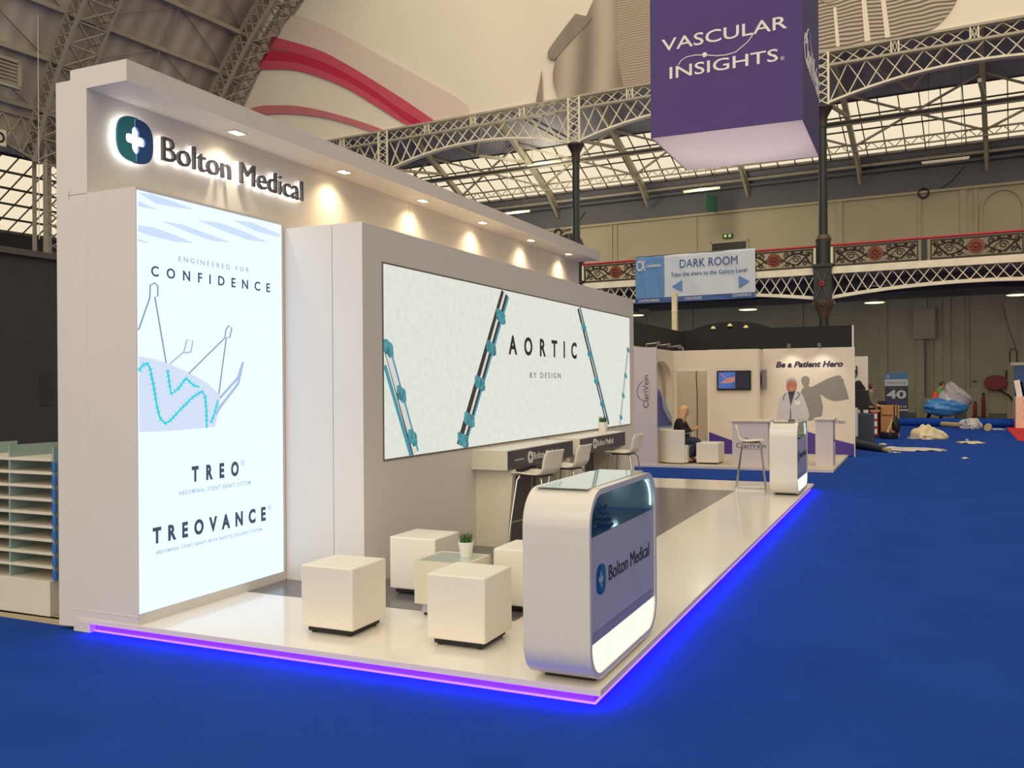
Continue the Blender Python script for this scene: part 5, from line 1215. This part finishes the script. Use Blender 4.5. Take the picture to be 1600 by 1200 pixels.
f = Fig(); f.p('hem', (x, y, .7), .17); f.p('pelvis', (x, y, .95), .16, 'hem'); f.p('waist', (x, y, 1.1), .15, 'pelvis'); f.p('chest', (x, y, 1.3), .165, 'waist'); f.p('nb', (x, y, 1.43), .1, 'chest')
for s_, n_ in ((-1, 'l'), (1, 'r')): f.p('sh'+n_, (x, y+.19*s_, 1.39), .08, 'nb'); f.p('el'+n_, (x+.03, y+.23*s_, 1.12), .065, 'sh'+n_); f.p('wr'+n_, (x+.18, y+.18*s_, 1.03), .05, 'el'+n_)
skin_body('beige_coat', f.v, f.e, f.r, 'beige', t)
f = Fig(); f.p('pelvis', (x, y, .88), .14)
for s_, n_ in ((-1, 'l'), (1, 'r')): f.p('hip'+n_, (x, y+.1*s_, .84), .11, 'pelvis'); f.p('kn'+n_, (x+.02, y+.1*s_, .5), .08, 'hip'+n_); f.p('an'+n_, (x, y+.1*s_, .12), .06, 'kn'+n_)
skin_body('trousers', f.v, f.e, f.r, 'blackcloth', t)
head(t, (x+.02, y, 1.635), (1, -.1, 0), 'brownhair')

# ================================================================ CLUTTER ON THE RIGHT
t = thing('white_partition', 'small white partition panel behind the booth edge', 'partition', (-.1, 25.9, 0))
box('panel', 'booth', t, (-.9, .15, 25.85, 25.95, 0, 2.6)); MB().box(-.2, -.16, 25.8, 25.85, 2.0, 2.3).box(-.6, -.16, 25.75, 25.85, 2.12, 2.16).box(-.6, -.18, 25.75, 25.85, 1.98, 2.0).build('shelf_bracket', 'black', t)
t = thing('equipment_cabinet', 'dark blue grey equipment cabinet behind the booth edge', 'cabinet', (.15, 23.3, 0))
box('body', 'dgrey', t, (-.1, .42, 23.1, 23.7, 0, .88), bevel=.01); box('door', 'rollg', t, (-.06, .38, 23.085, 23.1, .05, .84))
t = thing('equipment_trolley', 'white trolley with a black screen on top behind the booth edge', 'trolley', (-.2, 22.6, 0))
box('body', 'wprint', t, (-.45, .02, 22.4, 22.9, .25, 1.05), bevel=.01); box('foot', 'tvg', t, (-.42, .0, 22.43, 22.87, 0, .25))
t = thing('black_monitor', 'black monitor standing on the dark cabinet behind the booth edge', 'monitor', (.1, 23.4, .88))
box('screen', 'black', t, (-.1, .28, 23.38, 23.44, .98, 1.55), bevel=.01); box('stand', 'black', t, (.05, .13, 23.36, 23.5, .88, 1.0))
t = thing('dark_jacket', 'black jacket with a small red badge hanging by the white partition', 'jacket', (-.2, 25.6, 1.0))
blob((-.12, 25.68, 1.45), (.2, .1, .38), 12, .12).build('cloth', 'blackcloth', t, smooth=True); box('badge', 'redbox', t, (-.08, .1, 25.54, 25.57, 1.42, 1.52))
t = thing('cardboard_box', 'tall open brown cardboard box among the tools', 'box', (.73, 27.3, 0))
box('carton', 'card', t, (.47, 1.02, 27.1, 27.55, .0, 1.02)); box('tape_strip', 'black', t, (.86, .9, 27.09, 27.1, 0, 1.02)); box('tape_strip', 'black', t, (.95, .98, 27.09, 27.1, 0, 1.02)); box('flap', 'card', t, (.5, .84, 27.05, 27.1, .72, 1.0))
t = thing('red_crate_stack', 'red and white slatted crate standing left of the cardboard box', 'crate', (.32, 26, 0))
box('frame', 'card', t, (.2, .48, 26, 26.3, .84, .9)); box('body', 'redbox', t, (.26, .42, 26, 26.25, .1, .84)); box('base', 'black', t, (.22, .46, 25.98, 26.28, 0, .08))
for k in range(3): box('white_label', 'wprint', t, (.28, .40, 25.985, 26, .15+k*.24, .3+k*.24))
t = thing('tool_bag', 'open black tool bag full of tools on the blue carpet', 'bag', (.72, 25.8, 0))
MB().lathe([(.24, 0), (.27, .05), (.26, .2), (.24, .22), (.22, .18), (.01, .16)], (.75, 25.95, 0), 20).build('bag', 'black', t, smooth=True)
MB().bar((.68, 25.9, .18), (.86, 25.95, .62), .05, .03).bar((.6, 25.85, .2), (.9, 25.85, .24), .04).build('tool_handle', 'yellow', t)
blob((.95, 25.95, .42), (.12, .1, .28), 6, .15).build('dark_case', 'black', t, smooth=True)
MB().ball((.65, 25.8, .22), .05, 10, 8).ball((.8, 25.78, .23), .045, 10, 8).ball((.9, 25.8, .22), .04, 10, 8).build('small_parts', 'rust', t, smooth=True)
t = thing('black_flight_case', 'dark case standing behind the cardboard box', 'case', (.6, 28, 0)); box('shell', 'black', t, (.35, .62, 27.9, 28.2, 0, 1.15), bevel=.01); box('edge_strip', 'rollg', t, (.34, .36, 27.89, 28.21, 0, 1.15))
tag(blob((.55, 20.0, .075), (.01, .01, .01), 1).build('x', 'rollg') if False else MB().tube([(-.1, 21.6, .12), (.2, 21.0, .12), (.55, 20.4, .1), (.80, 20.05, .075)], [.10, .12, .10, .075], 14).build('rolled_vinyl', 'rollg', smooth=True), 'dark grey roll of flooring lying by the booth corner', 'roll')
tag(MB().tube([(.74, 20.14, .075), (.93, 19.88, .06)], [.062, .06], 14).build('cardboard_tube', 'tube', smooth=True), 'short cardboard tube poking out of the dark roll', 'tube', None)
tag(MB().tube([(2.45, 34.9, .1), (3.1, 34.0, .1)], .1, 14).build('cardboard_tube', 'tube', smooth=True), 'cardboard tube lying left of the crumpled clear plastic near the back wall', 'tube')
tag(MB().tube([(3.85, 31.9, .11), (3.95, 33.0, .11)], .12, 14).build('cardboard_tube', 'tube', smooth=True), 'cardboard tube pointing at the viewer right of the crumpled clear plastic', 'tube')
def crumple(c, sx_, sy_, h, seed, name, m, label, cat='plastic sheet', n=26):
    rnd = random.Random(seed); g = [[rnd.random() for _ in range(n+1)] for _ in range(n+1)]
    g2 = [[sum(g[max(0, min(n, j+dj))][max(0, min(n, i+di))] for di in (-1, 0, 1) for dj in (-1, 0, 1))/9 for i in range(n+1)] for j in range(n+1)]
    ed = [rnd.uniform(.75, 1.1) for _ in range(40)]
    def fn(a, b_):
        u, v = a*2-1, b_*2-1; r = max(abs(u), abs(v)); l = math.hypot(u, v) or 1
        k = (r/l); ang = math.atan2(v, u); e = ed[int((ang+PI)/(2*PI)*39.9)]
        x = u*k*e; y = v*k*e; fall = max(0, 1-(x*x+y*y)**.8*.95)
        z = .006+h*min(1, fall*1.5)*(.5+1.1*(g2[int(b_*n)][int(a*n)]-.3))*(.8+.2*math.sin(x*5+y*3+seed))
        return (c[0]+x*sx_, c[1]+y*sy_, z)
    return tag(MB().grid(fn, n, n).build(name, m, smooth='all', solid=.004), label, cat)
def heap(c, r, seed, m, label, nm):
    b = MB()
    rnd = random.Random(seed)
    for k in range(9):
        a = rnd.uniform(0, 2*PI); q = rnd.uniform(0, .62); rr_ = rnd.uniform(.35, .6)
        g = blob((c[0]+r[0]*q*math.cos(a), c[1]+r[1]*q*math.sin(a), r[2]*rnd.uniform(.05, .35)*(1-q*.5)), (r[0]*rr_, r[1]*rr_, r[2]*rr_*1.2), seed*10+k, .25, 18, 12, .004)
        b.add(g.v, g.f)
    return tag(b.build(nm, m, smooth=True), label, 'plastic sheet')
heap((1.92, 26.3), (.55, .5, .46), 2, 'cream', 'heap of crumpled cream sheeting on the blue carpet', 'crumpled_sheeting')
crumple((1.35, 21.2), .95, .65, .07, 3, 'plastic_sheet', 'sheet', 'long flat white plastic sheet lying on the blue carpet beside the dark roll')
crumple((2.96, 24.6), .38, .5, .05, 5, 'paper_sheet', 'cream', 'flat pale sheet lying alone on the blue carpet')
heap((3.35, 33.6), (.46, .4, .46), 6, 'clearbag', 'crumpled clear plastic heap near the back wall', 'clear_plastic')
crumple((2.56, 18.5), .09, .12, .04, 8, 'paper_scrap', 'sheet', 'small white paper scrap nearest the viewer on the blue carpet', 'paper', 10)
crumple((1.08, 19.95), .12, .1, .03, 9, 'paper_scrap', 'sheet', 'small white paper scrap beside the end of the cardboard tube', 'paper', 10)
crumple((2.92, 25.6), .05, .06, .06, 10, 'paper_scrap', 'sheet', 'tiny white paper ball behind the flat pale sheet', 'paper', 10)
crumple((4.15, 33.0), .35, .3, .04, 11, 'paper_sheet', 'sheet', 'white paper sheet lying right of the back cardboard tube', 'paper', 12)
crumple((.66, 23.0), .12, .2, .05, 12, 'paper_scrap', 'sheet', 'white paper scrap at the foot of the dark equipment cabinet', 'paper', 10)
# rolled blue carpet fold along the edge
tag(MB().tube([(.45, .2, .16), (2.0, .25, .16), (4.5, .3, .16), (6.98, .3, .16)], .16, 12).build('carpet_roll', 'carpet', frame=HALL, smooth=True), 'long rolled edge of blue carpet near the back wall', 'carpet roll')
tag(MB().prism([(4.66, 34.8, .004), (4.3, 26.0, .004), (9, 22, .004), (9, 35, .004)], (0, 0, .006)).build('red_carpet', 'redcarpet'), 'red carpet corner at the right edge of the view', 'carpet')
# forty years banner
t = thing('rollup_banner', 'dark upright banner with large 40 YEARS lettering by the back wall', 'banner', (2.28, 4.9, 0), frame=HALL)
u0, u1, v = 1.79, 2.76, 4.9
box('panel_blue', 'bnb', t, (u0, u1, v, v+.02, 1.9, 2.2)); box('panel_light', 'bnw', t, (u0, u1, v, v+.02, 1.6, 1.9)); box('panel_dark', 'deepnavy', t, (u0, u1, v, v+.02, .05, 1.6)); box('white_stripe', 'wprint', t, (u0, u1, v-.003, v, .48, .53)); box('white_stripe', 'wprint', t, (u0, u1, v-.003, v, 1.86, 1.9)); box('base', 'tvg', t, (u0-.02, u1+.02, v-.1, v+.12, 0, .06))
def ft(s, u, z, w, h, m='wprint', b_=0.0): text(s, (u, v-.004, z), (1, 0, 0), (0, 0, 1), w, h, m, t, thick=.003, bold=b_)
ft('40', u0+.06, 1.02, .84, .40, 'bnw', .03); ft('CELEBRATING', u0+.07, 1.46, .8, .09, 'tvg'); ft('YEARS', u0+.07, .78, .8, .17, 'vpurple', .02); ft('1978-2018', u0+.1, .6, .8, .11, 'bnw'); ft('CX', u0+.06, 1.97, .15, .14, 'wprint', .02); ft('CHARING CROSS', u0+.06, 1.7, .82, .09, 'tvg')
# right hand cabinet with stacked boards
t = thing('peach_cabinet', 'pale peach cabinet with dark handles at the right edge', 'cabinet', (5.5, 34.6, 0))
box('body', 'peach', t, (4.95, 6.6, 34.33, 35.4, 0, 1.19), bevel=.01)
for z in (.38, .68, .98): MB().box(5.22, 5.6, 34.30, 34.33, z, z+.035).build('handle', 'black', t)
t = thing('blue_board', 'dark blue board propped behind the peach cabinet', 'board', (5.6, 35.8, 0)); box('face', 'bluedeep', t, (5.02, 6.4, 35.6, 35.7, .0, 2.4)); box('top_trim', 'hall_low', t, (4.9, 6.4, 35.58, 35.72, 2.4, 2.52))
t = thing('papers_stack', 'tilted papers standing on the peach cabinet', 'papers', (5.2, 34.7, 1.19)); MB().bar((5.15, 34.7, 1.19), (5.05, 34.7, 1.8), .02, .3).bar((5.22, 34.7, 1.19), (5.14, 34.7, 1.75), .02, .3).build('sheets', 'bluedeep', t); MB().bar((5.12, 34.65, 1.19), (5.02, 34.65, 1.82), .01, .2).build('white_sheet', 'wprint', t)
t = thing('grab_rail', 'dark bent tube rail above the blue board at the right edge', 'rail', (5.1, 35.6, 2.5)); MB().tube([(4.88, 35.65, 2.52), (4.88, 35.65, 2.95), (4.95, 35.65, 3.05), (5.05, 35.65, 3.05), (5.12, 35.65, 2.95), (5.12, 35.65, 2.52)], .03, 8).build('tube', 'black', t, smooth=True); MB().tube([(5.1, 35.65, 3.05), (4.85, 35.8, 3.9), (4.65, 36.0, 4.9)], .025, 6).build('cable', 'black', t)
# things on the lower back wall
t = thing('hose_reel', 'large dark red fire hose reel on the back wall', 'hose reel', (6.2, 9.3, 1.6), frame=HALL)
MB().prism([(6.2+.5*math.cos(2*PI*i/24)*1.0, 9.12, 1.72+.36*math.sin(2*PI*i/24)) for i in range(24)], (0, .25, 0)).build('cover', 'darkred', t, bevel=.03); MB().tube([(6.3, 9.25, 1.4), (6.75, 9.25, 1.1), (7.0, 9.2, .75)], .04, 8).build('hose', 'black', t); box('arm', 'black', t, (6.6, 6.68, 9.3, 9.45, 1.9, 2.3))
t = thing('fire_point_door', 'recessed doorway with red fire extinguishers stored inside', 'door', (5.45, 9.3, 0), frame=HALL)
box('opening', 'hall_low', t, (5.12, 5.8, 9.44, 9.5, .1, 1.5)); MB().box(5.04, 5.12, 9.42, 9.5, 0, 1.58).box(5.8, 5.86, 9.42, 9.5, 0, 1.58).box(5.04, 5.86, 9.42, 9.5, 1.5, 1.58).build('frame', 'hall_low', t); box('wall_label', 'black', t, (5.2, 5.4, 9.46, 9.49, 1.74, 1.8))
for u, h, lab in ((5.66, 1.2, 'tall dark red fire extinguisher in the recessed doorway'), (5.3, .75, 'short dark red fire extinguisher in the recessed doorway')):
    q = thing('fire_extinguisher', lab, 'fire extinguisher', (u, 9.36, .1), frame=HALL, group='fire extinguishers in the doorway'); MB().lathe([(.075, 0), (.08, .03), (.08, h*.7), (.05, h*.8), (.03, h*.85)], (u, 9.34, .1), 14).build('cylinder', 'darkred', q, smooth=True); MB().box(u-.05, u+.07, 9.32, 9.36, .1+h*.85, .1+h*.95).build('valve', 'black', q)
t = thing('low_cupboard', 'low cream cupboard against the back wall behind the worker', 'cupboard', (3.7, 9.2, 0), frame=HALL); box('body', 'hall_cream', t, (3.1, 4.4, 9.05, 9.37, 0, .98)); box('door', 'hall_cream', t, (3.15, 3.72, 9.03, 9.05, .06, .92)); box('door', 'hall_cream', t, (3.76, 4.35, 9.03, 9.05, .06, .92))
t = thing('wall_pipes', 'pair of grey vertical pipes on the lower back wall', 'pipe', (3.3, 9.3, 0), frame=HALL); MB().tube([(3.12, 9.4, 1), (3.12, 9.4, 3.9)], .06, 8).build('pipe', 'hall_dark', t); MB().tube([(3.42, 9.4, 1), (3.42, 9.4, 3.9)], .06, 8).build('pipe', 'hall_cream', t); box('duct_box', 'hall_low', t, (2.6, 3.6, 9.2, 9.4, 3.9, 5.4))
t = thing('wall_socket_box', 'pale switch box on the back wall by the blue board', 'switch box', (7.2, 9.4, 1.2), frame=HALL); box('box', 'hall_cream', t, (7.0, 7.4, 9.38, 9.5, 1.1, 1.7)); box('switch', 'black', t, (7.15, 7.25, 9.36, 9.38, 1.3, 1.5))
